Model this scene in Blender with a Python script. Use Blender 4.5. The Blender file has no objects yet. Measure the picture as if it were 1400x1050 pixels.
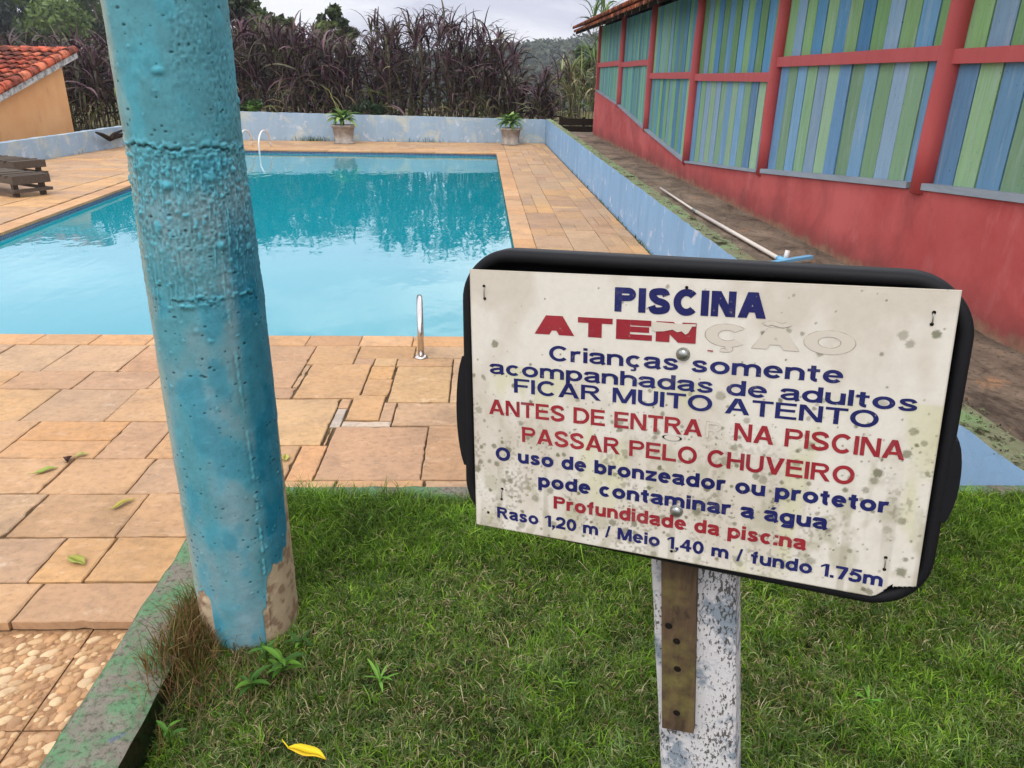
import bpy, math, random
import numpy as np
from mathutils import Vector, Matrix

# ------------------------------------------------------------------ camera, sky, sun, exposure
scene = bpy.context.scene
COL = scene.collection
CAM_Z = 1.25
F_PX, IMG_W, IMG_H = 1022.476, 1400.0, 1050.0
ROT = Matrix(((0.99914117, -0.00307533, -0.04132152),
              (-0.03709135, 0.3781508, -0.92500065),
              (0.01847045, 0.9257389, 0.37771197)))
cam_data = bpy.data.cameras.new('camera')
cam = bpy.data.objects.new('camera', cam_data)
COL.objects.link(cam)
cam_data.sensor_width = 36.0
cam_data.lens = F_PX / IMG_W * 36.0
cam_data.clip_start = 0.02
cam_data.clip_end = 4000.0
cam.matrix_world = Matrix.Translation((0, 0, CAM_Z)) @ ROT.to_4x4()
scene.camera = cam

SUN_EL, SUN_ROT = math.radians(58), math.radians(205)
world = bpy.data.worlds.new('World')
scene.world = world
world.use_nodes = True
wn, wl = world.node_tree.nodes, world.node_tree.links
wn.clear()
w_out = wn.new('ShaderNodeOutputWorld')
w_bg = wn.new('ShaderNodeBackground')
w_sky = wn.new('ShaderNodeTexSky')
w_sky.sky_type = 'NISHITA'
w_sky.sun_disc = False
w_sky.sun_elevation = SUN_EL
w_sky.sun_rotation = SUN_ROT
w_sky.air_density = 1.0
w_sky.dust_density = 2.0
w_tc = wn.new('ShaderNodeTexCoord')
w_map = wn.new('ShaderNodeMapping')
w_map.inputs['Scale'].default_value = (1.0, 1.0, 4.2)
w_map.inputs['Location'].default_value = (0.35, 0.1, 0.2)
w_n1 = wn.new('ShaderNodeTexNoise')
w_n1.inputs['Scale'].default_value = 2.6
w_n1.inputs['Detail'].default_value = 6.0
w_n1.inputs['Roughness'].default_value = 0.52
w_n1.inputs['Distortion'].default_value = 0.25
w_ramp = wn.new('ShaderNodeValToRGB')
w_ramp.color_ramp.elements[0].position = 0.42
w_ramp.color_ramp.elements[0].color = (7.0, 7.2, 8.5, 1)
w_ramp.color_ramp.elements[1].position = 0.58
w_ramp.color_ramp.elements[1].color = (11.6, 11.6, 11.9, 1)
w_mix = wn.new('ShaderNodeMixRGB')
w_mix.inputs['Fac'].default_value = 0.93
wl.new(w_tc.outputs['Generated'], w_map.inputs['Vector'])
wl.new(w_map.outputs['Vector'], w_n1.inputs['Vector'])
wl.new(w_n1.outputs['Fac'], w_ramp.inputs['Fac'])
wl.new(w_sky.outputs['Color'], w_mix.inputs['Color1'])
wl.new(w_ramp.outputs['Color'], w_mix.inputs['Color2'])
w_sep = wn.new('ShaderNodeSeparateXYZ')
wl.new(w_tc.outputs['Generated'], w_sep.inputs[0])
w_el = wn.new('ShaderNodeValToRGB')
for k_, (p_, c_) in enumerate(((0.0, .78), (.09, .80), (.22, 1.75), (1.0, 1.45))):
    if k_ > 1: w_el.color_ramp.elements.new(p_)
    w_el.color_ramp.elements[k_].position = p_; w_el.color_ramp.elements[k_].color = (c_, c_, c_, 1)
w_mul = wn.new('ShaderNodeMixRGB'); w_mul.blend_type = 'MULTIPLY'; w_mul.inputs['Fac'].default_value = 1.0
wl.new(w_sep.outputs[2], w_el.inputs['Fac'])
wl.new(w_mix.outputs['Color'], w_mul.inputs['Color1']); wl.new(w_el.outputs['Color'], w_mul.inputs['Color2'])
wl.new(w_mul.outputs['Color'], w_bg.inputs['Color'])
w_bg.inputs['Strength'].default_value = 0.085
wl.new(w_bg.outputs['Background'], w_out.inputs['Surface'])

sun_data = bpy.data.lights.new('sun', 'SUN')
sun_data.energy = 1.3
sun_data.angle = math.radians(22)
sun_data.color = (1.0, 0.955, 0.88)
sun = bpy.data.objects.new('sun', sun_data)
COL.objects.link(sun)
sun_dir = Vector((math.sin(SUN_ROT) * math.cos(SUN_EL), math.cos(SUN_ROT) * math.cos(SUN_EL), math.sin(SUN_EL)))
sun.rotation_euler = sun_dir.to_track_quat('Z', 'Y').to_euler()

scene.view_settings.view_transform = 'Standard'
scene.view_settings.look = 'None'
scene.view_settings.exposure = 0.50
scene.view_settings.gamma = 1.0

# ------------------------------------------------------------------ helpers
rng = np.random.default_rng(7)
random.seed(7)

def lin(r, g, b):
    def f(c):
        c /= 255.0
        return c / 12.92 if c <= 0.04045 else ((c + 0.055) / 1.055) ** 2.4
    return (f(r), f(g), f(b))

def ray(px, py):
    return (ROT @ Vector((px - IMG_W / 2, -(py - IMG_H / 2), -F_PX))).normalized()

EYE = Vector((0, 0, CAM_Z))

def on_z(px, py, z):
    d = ray(px, py)
    return EYE + d * ((z - CAM_Z) / d.z)

def on_x(px, py, x):
    d = ray(px, py)
    return EYE + d * (x / d.x)

def on_y(px, py, y):
    d = ray(px, py)
    return EYE + d * (y / d.y)

def on_plane(px, py, p0, n):
    d = ray(px, py)
    return EYE + d * ((p0 - EYE).dot(n) / d.dot(n))

def vnoise(x, y, seed=0):
    """smooth value noise of two coordinate arrays, about 0..1"""
    xi = np.floor(x).astype(np.int64); yi = np.floor(y).astype(np.int64)
    fx = x - xi; fy = y - yi
    fx = fx * fx * (3 - 2 * fx); fy = fy * fy * (3 - 2 * fy)
    def h(a, b):
        n = (a * 374761393 + b * 668265263 + seed * 1442695041) & 0x7fffffff
        n = ((n ^ (n >> 13)) * 1274126177) & 0x7fffffff
        return ((n ^ (n >> 16)) & 0xffff) / 65535.0
    return (h(xi, yi) * (1 - fx) + h(xi + 1, yi) * fx) * (1 - fy) + (h(xi, yi + 1) * (1 - fx) + h(xi + 1, yi + 1) * fx) * fy

def fnoise(x, y, seed=0, octv=4):
    s = 0; a = 0.5; t = 0
    for o in range(octv):
        s = s + a * vnoise(x * 2 ** o, y * 2 ** o, seed + o * 17); t += a; a *= 0.5
    return s / t

def tag(o, label, cat, group=None):
    o['label'] = label; o['category'] = cat
    if group: o['group'] = group
    return o

def thing(name, label, cat, loc=(0, 0, 0), group=None):
    o = bpy.data.objects.new(name, None)
    COL.objects.link(o)
    o.location = loc
    o.empty_display_size = 0.1
    return tag(o, label, cat, group)

def link_mesh(name, me, mat, parent=None):
    o = bpy.data.objects.new(name, me)
    COL.objects.link(o)
    if mat: me.materials.append(mat)
    if parent: o.parent = parent
    return o

class MB:
    """collects vertices, faces and one colour per face"""
    def __init__(self, origin=(0, 0, 0)):
        self.v = []; self.f = []; self.c = []; self.sm = []; self.o = Vector(origin); self.col = (0.5, 0.5, 0.5)
    def face(self, idx, smooth=False):
        self.f.append(idx); self.c.append(self.col); self.sm.append(smooth)
    def verts(self, pts):
        b = len(self.v); self.v.extend([tuple(Vector(p) - self.o) for p in pts]); return b
    def poly(self, pts):
        b = self.verts(pts); self.face(tuple(range(b, b + len(pts))))
    def box(self, lo, hi, m=None):
        x0, y0, z0 = lo; x1, y1, z1 = hi
        p = [Vector(q) for q in ((x0, y0, z0), (x1, y0, z0), (x1, y1, z0), (x0, y1, z0), (x0, y0, z1), (x1, y0, z1), (x1, y1, z1), (x0, y1, z1))]
        if m is not None: p = [m @ q for q in p]
        b = self.verts(p)
        for q in ((0, 3, 2, 1), (4, 5, 6, 7), (0, 1, 5, 4), (1, 2, 6, 5), (2, 3, 7, 6), (3, 0, 4, 7)):
            self.face(tuple(b + i for i in q))
    def hexa(self, p):
        b = self.verts(p)
        for q in ((0, 3, 2, 1), (4, 5, 6, 7), (0, 1, 5, 4), (1, 2, 6, 5), (2, 3, 7, 6), (3, 0, 4, 7)):
            self.face(tuple(b + i for i in q))
    def chamfer_slab(self, x0, y0, x1, y1, z, t, c, j=0.0, r=None):
        """flat stone with a worn edge; j = corner jitter"""
        q = [(x0, y0), (x1, y0), (x1, y1), (x0, y1)]
        if j: q = [(a + random.uniform(-j, j), b + random.uniform(-j, j)) for a, b in q]
        cx = (x0 + x1) / 2; cy = (y0 + y1) / 2
        ins = [(a + math.copysign(min(c, abs(cx - a)), cx - a), b + math.copysign(min(c, abs(cy - b)), cy - b)) for a, b in q]
        dz = [random.uniform(-.0015, .0015) for _ in range(4)]
        b = self.verts([(a, d, z - t) for a, d in q] + [(a, d, z - c * .7) for a, d in q] + [(a, d, z + w) for (a, d), w in zip(ins, dz)])
        for k in range(4):
            n = (k + 1) % 4
            self.face((b + k, b + n, b + 4 + n, b + 4 + k)); self.face((b + 4 + k, b + 4 + n, b + 8 + n, b + 8 + k))
        self.face((b + 8, b + 9, b + 10, b + 11))
    def worn_slab(self, x0, y0, x1, y1, z, t, c):
        """flat stone with a slightly broken outline"""
        out = []
        cor = [(x0, y0), (x1, y0), (x1, y1), (x0, y1)]
        for k in range(4):
            a, b = cor[k], cor[(k + 1) % 4]; L = math.hypot(b[0] - a[0], b[1] - a[1]); m = max(2, int(L / .035))
            nx, ny = -(b[1] - a[1]) / L, (b[0] - a[0]) / L
            for i in range(m):
                f = i / m; d = random.uniform(-.0006, .0030) if i else random.uniform(.0, .006)
                if random.random() < .05: d += random.uniform(.004, .010)
                out.append((a[0] + (b[0] - a[0]) * f + nx * d, a[1] + (b[1] - a[1]) * f + ny * d))
        cx, cy = (x0 + x1) / 2, (y0 + y1) / 2; n = len(out)
        tl = (random.uniform(-.006, .006), random.uniform(-.006, .006))
        def top(p): return z + (p[0] - cx) * tl[0] + (p[1] - cy) * tl[1]
        ins = [(p[0] + (cx - p[0]) * min(.4, c / max(.02, abs(cx - p[0]) + abs(cy - p[1]))) * 1.6, p[1] + (cy - p[1]) * min(.4, c / max(.02, abs(cx - p[0]) + abs(cy - p[1]))) * 1.6) for p in out]
        b = self.verts([(p[0], p[1], z - t) for p in out] + [(p[0], p[1], top(p) - c * random.uniform(.5, .9)) for p in out] + [(p[0], p[1], top(p)) for p in ins])
        for k in range(n):
            q = (k + 1) % n
            self.face((b + k, b + q, b + n + q, b + n + k)); self.face((b + n + k, b + n + q, b + 2 * n + q, b + 2 * n + k))
        self.face(tuple(b + 2 * n + k for k in range(n)))
    def tube(self, pts, rad, n=8, cap=True, smooth=True):
        pts = [Vector(p) for p in pts]
        if not hasattr(rad, '__len__'): rad = [rad] * len(pts)
        base = None; prev = None
        up = None
        for i, p in enumerate(pts):
            t = (pts[min(i + 1, len(pts) - 1)] - pts[max(i - 1, 0)]).normalized()
            if up is None:
                up = Vector((0, 0, 1)) if abs(t.z) < 0.9 else Vector((1, 0, 0))
            a = t.cross(up).normalized(); up = a.cross(t).normalized()
            b = self.verts([p + (a * math.cos(2 * math.pi * k / n) + up * math.sin(2 * math.pi * k / n)) * rad[i] for k in range(n)])
            if prev is None:
                base = b
            else:
                for k in range(n):
                    self.face((prev + k, prev + (k + 1) % n, b + (k + 1) % n, b + k), smooth)
            prev = b
        if cap:
            self.face(tuple(base + k for k in reversed(range(n)))); self.face(tuple(prev + k for k in range(n)))
    def lathe(self, prof, n=24, loc=(0, 0, 0), smooth=True):
        prev = None; loc = Vector(loc)
        for r, z in prof:
            b = self.verts([loc + Vector((r * math.cos(2 * math.pi * k / n), r * math.sin(2 * math.pi * k / n), z)) for k in range(n)])
            if prev is not None:
                for k in range(n):
                    self.face((prev + k, prev + (k + 1) % n, b + (k + 1) % n, b + k), smooth)
            prev = b
        self.face(tuple(prev + k for k in range(n)))
    def strip(self, left, right, smooth=True):
        b = self.verts(left); d = self.verts(right)
        for i in range(len(left) - 1):
            self.face((b + i, d + i, d + i + 1, b + i + 1), smooth)
    def build(self, name, mat, parent=None, colour=True):
        me = bpy.data.meshes.new(name)
        me.from_pydata(self.v, [], self.f)
        if colour:
            a = me.attributes.new('Col', 'FLOAT_COLOR', 'FACE')
            arr = np.ones((len(self.f), 4), np.float32); arr[:, :3] = np.array(self.c, np.float32)
            a.data.foreach_set('color', arr.ravel())
        me.polygons.foreach_set('use_smooth', self.sm)
        me.update()
        return link_mesh(name, me, mat, parent)

def np_mesh(name, verts, quads=None, tris=None, cols=None, mat=None, parent=None, smooth=False):
    """fast mesh from arrays, colour per vertex"""
    me = bpy.data.meshes.new(name)
    nv = len(verts); nq = 0 if quads is None else len(quads); nt = 0 if tris is None else len(tris)
    me.vertices.add(nv); me.vertices.foreach_set('co', np.asarray(verts, np.float32).ravel())
    me.loops.add(nq * 4 + nt * 3); me.polygons.add(nq + nt)
    li = []; ls = []
    if nq: li.append(np.asarray(quads, np.int32).ravel()); ls.append(np.arange(nq) * 4)
    if nt: li.append(np.asarray(tris, np.int32).ravel()); ls.append(nq * 4 + np.arange(nt) * 3)
    me.loops.foreach_set('vertex_index', np.concatenate(li))
    me.polygons.foreach_set('loop_start', np.concatenate(ls).astype(np.int32))
    if smooth: me.polygons.foreach_set('use_smooth', np.ones(nq + nt, bool))
    if cols is not None:
        a = me.attributes.new('Col', 'FLOAT_COLOR', 'POINT')
        arr = np.ones((nv, 4), np.float32); arr[:, :3] = cols
        a.data.foreach_set('color', arr.ravel())
    me.update(calc_edges=True)
    return link_mesh(name, me, mat, parent)

# ------------------------------------------------------------------ materials
class Mat:
    def __init__(self, name, rough=0.8, spec=0.3):
        self.m = bpy.data.materials.new(name); self.m.use_nodes = True
        self.n = self.m.node_tree.nodes; self.l = self.m.node_tree.links
        self.b = self.n['Principled BSDF']; self.b.inputs['Roughness'].default_value = rough
        self.b.inputs['Specular IOR Level'].default_value = spec
        self.tc = self.n.new('ShaderNodeTexCoord')
        self.h = None
    def coord(self, scale=(1, 1, 1), rot=(0, 0, 0), space='Object'):
        mp = self.n.new('ShaderNodeMapping')
        mp.inputs['Scale'].default_value = scale; mp.inputs['Rotation'].default_value = rot
        self.l.new(self.tc.outputs[space], mp.inputs['Vector']); return mp.outputs['Vector']
    def noise(self, scale, detail=4, rough=0.55, vec=None, dist=0.0):
        t = self.n.new('ShaderNodeTexNoise'); t.inputs['Scale'].default_value = scale
        t.inputs['Detail'].default_value = detail; t.inputs['Roughness'].default_value = rough; t.inputs['Distortion'].default_value = dist
        self.l.new(vec if vec is not None else self.tc.outputs['Object'], t.inputs['Vector']); return t.outputs['Fac']
    def voro(self, scale, vec=None, feature='F1', out='Distance', rnd=1.0):
        t = self.n.new('ShaderNodeTexVoronoi'); t.feature = feature; t.inputs['Scale'].default_value = scale
        t.inputs['Randomness'].default_value = rnd
        self.l.new(vec if vec is not None else self.tc.outputs['Object'], t.inputs['Vector']); return t.outputs[out]
    def ramp(self, fac, stops, interp='LINEAR'):
        r = self.n.new('ShaderNodeValToRGB'); r.color_ramp.interpolation = interp
        e = r.color_ramp.elements
        while len(e) < len(stops): e.new(0.5)
        for k, (p, c) in enumerate(stops):
            e[k].position = p
            e[k].color = (c, c, c, 1) if not hasattr(c, '__len__') else (*c[:3], 1)
        self.l.new(fac, r.inputs['Fac']); return r.outputs['Color']
    def mix(self, fac, a, b, mode='MIX'):
        m = self.n.new('ShaderNodeMixRGB'); m.blend_type = mode
        for k, s in (('Fac', fac), ('Color1', a), ('Color2', b)):
            if hasattr(s, 'links'): self.l.new(s, m.inputs[k])
            elif hasattr(s, '__len__'): m.inputs[k].default_value = (*s[:3], 1)
            else: m.inputs[k].default_value = s if k == 'Fac' else (s, s, s, 1)
        return m.outputs['Color']
    def math(self, op, a, b=0.0):
        m = self.n.new('ShaderNodeMath'); m.operation = op
        for k, s in enumerate((a, b)):
            if hasattr(s, 'links'): self.l.new(s, m.inputs[k])
            else: m.inputs[k].default_value = s
        return m.outputs[0]
    def attr(self, name='Col'):
        a = self.n.new('ShaderNodeAttribute'); a.attribute_name = name; return a.outputs['Color']
    def axis(self, k):
        s = self.n.new('ShaderNodeSeparateXYZ'); self.l.new(self.tc.outputs['Object'], s.inputs[0]); return s.outputs[k]
    def colour(self, c):
        if hasattr(c, 'links'): self.l.new(c, self.b.inputs['Base Color'])
        else: self.b.inputs['Base Color'].default_value = (*c[:3], 1)
        return self
    def rough(self, s):
        self.l.new(s, self.b.inputs['Roughness']); return self
    def bump(self, h, strength=0.4, dist=0.01):
        bp = self.n.new('ShaderNodeBump'); bp.inputs['Strength'].default_value = strength; bp.inputs['Distance'].default_value = dist
        self.l.new(h, bp.inputs['Height'])
        if self.h is not None: self.l.new(self.h, bp.inputs['Normal'])
        self.h = bp.outputs['Normal']; self.l.new(self.h, self.b.inputs['Normal']); return self

def leaf_mat(name, rough=0.6, trans=0.25, var=0.0):
    k = Mat(name, rough, 0.25)
    c = k.attr()
    k.colour(c)
    t = k.n.new('ShaderNodeBsdfTranslucent'); k.l.new(c, t.inputs['Color'])
    mx = k.n.new('ShaderNodeMixShader'); mx.inputs[0].default_value = trans
    out = k.n['Material Output']
    k.l.new(k.b.outputs[0], mx.inputs[1]); k.l.new(t.outputs[0], mx.inputs[2]); k.l.new(mx.outputs[0], out.inputs['Surface'])
    return k.m

M = {}
# sandstone slabs
k = Mat('sandstone', 0.75, 0.25)
c = k.attr()
n1 = k.noise(2.6, 6, 0.6, dist=0.6)
n2 = k.noise(28, 6, 0.7)
n3 = k.noise(9, 5, 0.65, vec=k.coord((1, 2.2, 1), (0, 0, 0.4)))
c = k.mix(1.0, c, k.ramp(n1, [(0.28, 0.70), (0.52, 1.0), (0.75, 1.16)]), 'MULTIPLY')
c = k.mix(1.0, c, k.ramp(n2, [(0.28, 0.72), (0.5, 1.0), (0.75, 1.13)]), 'MULTIPLY')
c = k.mix(k.ramp(n3, [(0.55, 0.0), (0.75, 0.45)]), c, lin(206, 172, 140))
c = k.mix(k.ramp(k.noise(4.3, 7, 0.7), [(0.56, 0.0), (0.72, 0.5)]), c, lin(122, 98, 78))
c = k.mix(k.ramp(k.noise(46, 6, 0.75), [(0.58, 0.0), (0.70, 0.5)]), c, lin(96, 78, 62))
c = k.mix(k.ramp(k.noise(1.3, 5, 0.6), [(0.42, 0.0), (0.7, 0.35)]), c, lin(150, 128, 106))
wh = k.noise(6.5, 8, 0.78)
c = k.mix(k.ramp(wh, [(0.60, 0.0), (0.70, 0.45)]), c, lin(214, 196, 172))
k.colour(c).bump(n2, 0.45, 0.004).bump(n3, 0.4, 0.008)
k.rough(k.ramp(n1, [(0.3, 0.6), (0.7, 0.85)]))
M['stone'] = k.m
# joints under the slabs
k = Mat('joint_soil', 0.95, 0.1)
k.colour(k.mix(k.ramp(k.noise(5, 4), [(0.4, 0.0), (0.6, 1.0)]), lin(72, 58, 46), k.mix(k.noise(30), lin(120, 98, 76), lin(58, 58, 36))))
M['joint'] = k.m
# pebble pattern tiles
k = Mat('pebble_tile', 0.5, 0.35)
c = k.mix(1.0, k.attr(), k.ramp(k.noise(45, 5, 0.65), [(0.3, 0.82), (0.7, 1.10)]), 'MULTIPLY')
k.colour(k.mix(k.ramp(k.noise(7, 6, 0.7), [(0.56, 0.0), (0.72, 0.35)]), c, lin(120, 92, 68))).bump(k.noise(60, 4), 0.15, 0.003)
M['pebble'] = k.m
k = Mat('pebble_grout', 0.8, 0.2)
k.colour(k.mix(k.ramp(k.noise(38, 5, 0.7), [(0.35, 0.0), (0.6, 1.0)]), lin(124, 92, 64), lin(168, 130, 94))).bump(k.noise(60, 4), 0.4, 0.004)
M['pebble_base'] = k.m
# weathered green / blue / concrete kerb
k = Mat('kerb_paint', 0.85, 0.2)
base = k.mix(k.noise(22, 6, 0.7), lin(88, 82, 72), lin(144, 137, 124))
g = k.mix(k.noise(14, 5), lin(70, 108, 72), lin(100, 146, 104))
c = k.mix(k.ramp(k.math('ADD', k.noise(9, 8, 0.75, dist=0.3), k.math('MULTIPLY', k.axis(1), 0.035)), [(0.50, 0.0), (0.61, 0.85)]), base, g)
c = k.mix(k.ramp(k.noise(17, 5, 0.6), [(0.66, 0.0), (0.71, 0.6)]), c, lin(78, 92, 124))
c = k.mix(k.ramp(k.noise(11, 6, 0.7), [(0.62, 0.0), (0.72, 0.85)]), c, lin(122, 84, 66))
c = k.mix(k.ramp(k.noise(75, 5, 0.75), [(0.49, 0.0), (0.64, 0.75)]), c, lin(58, 58, 44))
k.colour(c).bump(k.noise(60, 6, 0.7), 0.6, 0.008)
M['kerb'] = k.m
# pale blue painted garden walls
def wall_mat(name, blue, patch, amt):
    k = Mat(name, 0.85, 0.2)
    st = k.noise(1.2, 6, 0.65, vec=k.coord((2.2, 2.2, 0.5)))
    c = k.mix(k.ramp(st, [(0.38, 0.0), (0.62, 1.0)]), blue, tuple(x * 0.86 for x in blue))
    pt = k.noise(2.3, 8, 0.68, dist=0.5)
    c = k.mix(k.ramp(pt, [(amt, 0.0), (amt + 0.13, 0.75)]), c, patch)
    c = k.mix(k.ramp(k.noise(4.1, 6, 0.65, dist=0.3), [(0.58, 0.0), (0.66, 0.6)]), c, lin(205, 205, 212))
    c = k.mix(k.ramp(k.noise(3.2, 7, 0.7, vec=k.coord((1.5, 1.5, 0.7))), [(0.62, 0.0), (0.74, 0.55)]), c, lin(92, 98, 92))
    foot = k.ramp(k.math('ADD', k.axis(2), k.math('MULTIPLY', k.noise(6, 5), 0.24)), [(0.0, 0.75), (0.16, 0.0)])
    c = k.mix(foot, c, lin(70, 72, 52))
    k.colour(c).bump(k.noise(18, 6, 0.7), 0.35, 0.01)
    return k.m
M['wall_back'] = wall_mat('worn_pale_blue_paint', lin(150, 172, 190), lin(186, 188, 172), 0.50)
M['wall_side'] = wall_mat('pale_blue_paint', lin(136, 172, 204), lin(180, 198, 208), 0.60)
k = Mat('wall_top_moss', 0.95, 0.1)
c = k.mix(k.noise(20, 6, 0.7), lin(96, 98, 72), lin(148, 152, 122))
c = k.mix(k.ramp(k.noise(4.5, 6, 0.7, dist=0.6), [(0.50, 0.0), (0.58, 0.8)]), c, lin(124, 152, 104))
c = k.mix(k.ramp(k.noise(6.5, 7, 0.7), [(0.55, 0.0), (0.62, 0.95)]), c, lin(48, 48, 30))
c = k.mix(k.ramp(k.noise(3.0, 6, 0.6), [(0.6, 0.0), (0.66, 0.7)]), c, lin(132, 92, 66))
k.colour(c).bump(k.noise(30, 6, 0.75), 0.8, 0.02)
M['moss'] = k.m
# pool
k = Mat('blue_mosaic', 0.3, 0.5)
br = k.n.new('ShaderNodeTexBrick'); br.inputs['Scale'].default_value = 1.0
br.offset = 0.0; br.inputs['Mortar Size'].default_value = 0.003; br.inputs['Brick Width'].default_value = 0.035; br.inputs['Row Height'].default_value = 0.035
br.inputs['Color1'].default_value = (*lin(40, 66, 118), 1); br.inputs['Color2'].default_value = (*lin(82, 108, 150), 1); br.inputs['Mortar'].default_value = (*lin(150, 160, 170), 1)
cmb = k.n.new('ShaderNodeCombineXYZ'); k.l.new(k.math('ADD', k.axis(0), k.axis(1)), cmb.inputs[0]); k.l.new(k.axis(2), cmb.inputs[1])
k.l.new(cmb.outputs[0], br.inputs['Vector'])
k.colour(br.outputs['Color']); M['mosaic'] = k.m
k = Mat('pool_water', 0.015, 0.5)
k.b.inputs['IOR'].default_value = 1.42
k.colour(k.mix(k.noise(0.35, 3), lin(5, 126, 140), lin(12, 140, 152)))
k.bump(k.noise(1.6, 3, 0.5, vec=k.coord((1.0, 0.7, 1))), 0.16, 0.03).bump(k.noise(5, 2, 0.5, vec=k.coord((1.3, 0.6, 1))), 0.08, 0.02)
M['water'] = k.m
k = Mat('steel', 0.22); k.b.inputs['Metallic'].default_value = 1.0
k.colour(k.mix(k.noise(40, 4), lin(196, 186, 176), lin(214, 208, 204))); M['steel'] = k.m
k = Mat('white_rail', 0.35, 0.5); k.colour(lin(212, 208, 206)); M['rail_white'] = k.m
# path
k = Mat('dirty_path', 0.9, 0.2)
n = k.noise(1.6, 8, 0.7, vec=k.coord((1.6, 0.9, 1)), dist=0.5)
c = k.mix(k.ramp(n, [(0.36, 0.0), (0.64, 1.0)]), lin(76, 66, 56), lin(140, 124, 106))
c = k.mix(k.ramp(k.noise(3.1, 6, 0.65), [(0.59, 0.0), (0.68, 0.7)]), c, lin(168, 128, 92))
c = k.mix(k.ramp(k.noise(34, 5, 0.7), [(0.52, 0.0), (0.68, 0.7)]), c, lin(40, 34, 26))
vd = k.voro(2.1, k.coord((1.0, 1.0, 1.0)), 'DISTANCE_TO_EDGE', 'Distance')
c = k.mix(k.ramp(vd, [(0.0, 0.35), (0.03, 0.0)]), c, lin(40, 36, 26))
k.colour(c).bump(k.noise(26, 6, 0.7), 0.7, 0.014)
M['path'] = k.m
k = Mat('earth', 0.95, 0.1)
k.colour(k.mix(k.noise(0.6, 6, 0.6), lin(72, 78, 44), lin(96, 84, 58)))
M['earth'] = k.m
k = Mat('lawn_soil', 0.95, 0.1)
k.colour(k.mix(k.ramp(k.noise(18, 6, 0.7), [(0.35, 0.0), (0.65, 1.0)]), lin(34, 42, 18), lin(58, 60, 32)))
k.bump(k.noise(60, 4), 0.6, 0.01); M['soil'] = k.m
M['grass'] = leaf_mat('grass_blades', 0.5, 0.3)
M['leaf'] = leaf_mat('leaves', 0.5, 0.25)
M['cane'] = leaf_mat('cane_leaves', 0.55, 0.12)
M['dryleaf'] = leaf_mat('fallen_leaves', 0.6, 0.1)
k = Mat('bark', 0.9, 0.2); k.colour(k.mix(k.noise(8, 6), lin(70, 60, 48), lin(112, 100, 84))).bump(k.noise(20, 5), 0.5, 0.03); M['bark'] = k.m
# barn
k = Mat('red_plaster', 0.8, 0.25)
st = k.noise(1.1, 7, 0.62, dist=0.3)
c = k.mix(k.ramp(st, [(0.35, 0.0), (0.65, 1.0)]), lin(164, 66, 64), lin(188, 92, 88))
c = k.mix(k.ramp(k.noise(3.0, 7, 0.7, vec=k.coord((1, 1, 0.3))), [(0.56, 0.0), (0.72, 0.45)]), c, lin(196, 120, 116))
c = k.mix(k.ramp(k.noise(0.9, 8, 0.72, dist=0.8), [(0.52, 0.0), (0.68, 0.45)]), c, lin(120, 50, 48))
hz = k.math('SUBTRACT', k.axis(2), k.math('MULTIPLY', k.noise(1.7, 7, 0.7), 0.62))
c = k.mix(k.ramp(hz, [(-0.22, 0.0), (0.0, 0.0)]), c, c)
low = k.ramp(k.math('ADD', hz, 0.5), [(0.17, 0.85), (0.44, 0.0)])
c = k.mix(low, c, k.mix(k.noise(9, 6, 0.7), lin(84, 50, 44), lin(140, 74, 66)))
foot = k.ramp(k.math('ADD', k.math('SUBTRACT', k.axis(2), k.math('MULTIPLY', k.noise(5, 6, 0.7), 0.26)), 0.5), [(0.36, 0.9), (0.43, 0.0)])
c = k.mix(foot, c, k.mix(k.noise(16, 5), lin(168, 138, 108), lin(96, 74, 58)))
k.colour(c).bump(k.noise(14, 6, 0.65), 0.3, 0.012)
M['red_wall'] = k.m
k = Mat('red_wood_paint', 0.6, 0.35)
c = k.mix(k.noise(4, 6, 0.6, vec=k.coord((3, 3, 0.6))), lin(168, 62, 62), lin(190, 88, 86))
c = k.mix(k.ramp(k.noise(22, 6, 0.7), [(0.62, 0.0), (0.75, 0.5)]), c, lin(100, 44, 42))
k.colour(c).bump(k.noise(30, 4, vec=k.coord((1, 1, 0.15))), 0.2, 0.004); M['red_wood'] = k.m
k = Mat('painted_planks', 0.75, 0.2)
c = k.attr()
gr = k.noise(9, 7, 0.7, vec=k.coord((1, 6, 0.45)))
c = k.mix(1.0, c, k.ramp(gr, [(0.28, 0.78), (0.5, 1.0), (0.75, 1.10)]), 'MULTIPLY')
worn = k.noise(3.3, 8, 0.72, vec=k.coord((1, 4.5, 0.45)))
c = k.mix(k.ramp(worn, [(0.53, 0.0), (0.68, 0.45)]), c, lin(168, 176, 186))
c = k.mix(k.ramp(k.noise(26, 5, 0.6, vec=k.coord((1, 2.5, 1.2))), [(0.64, 0.0), (0.72, 0.75)]), c, lin(58, 60, 58))
k.colour(c).bump(gr, 0.3, 0.004); M['planks'] = k.m
k = Mat('grey_sill', 0.8, 0.2); k.colour(k.mix(k.noise(6, 6, 0.7, vec=k.coord((1, .4, 3))), lin(112, 122, 132), lin(160, 168, 174))); M['sill'] = k.m
k = Mat('dark_wood', 0.9, 0.2); k.colour(k.mix(k.noise(5, 5), lin(48, 38, 32), lin(82, 66, 54))); M['dark_wood'] = k.m
k = Mat('dark_inside', 0.95, 0.05); k.colour(lin(24, 22, 20)); M['inside'] = k.m
k = Mat('roof_tile', 0.85, 0.2)
c = k.mix(1.0, k.attr(), k.ramp(k.noise(10, 6, 0.7), [(0.3, 0.7), (0.6, 1.1)]), 'MULTIPLY')
c = k.mix(k.ramp(k.noise(3.2, 7, 0.72), [(0.44, 0.0), (0.58, 0.8)]), c, lin(58, 44, 38))
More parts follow.
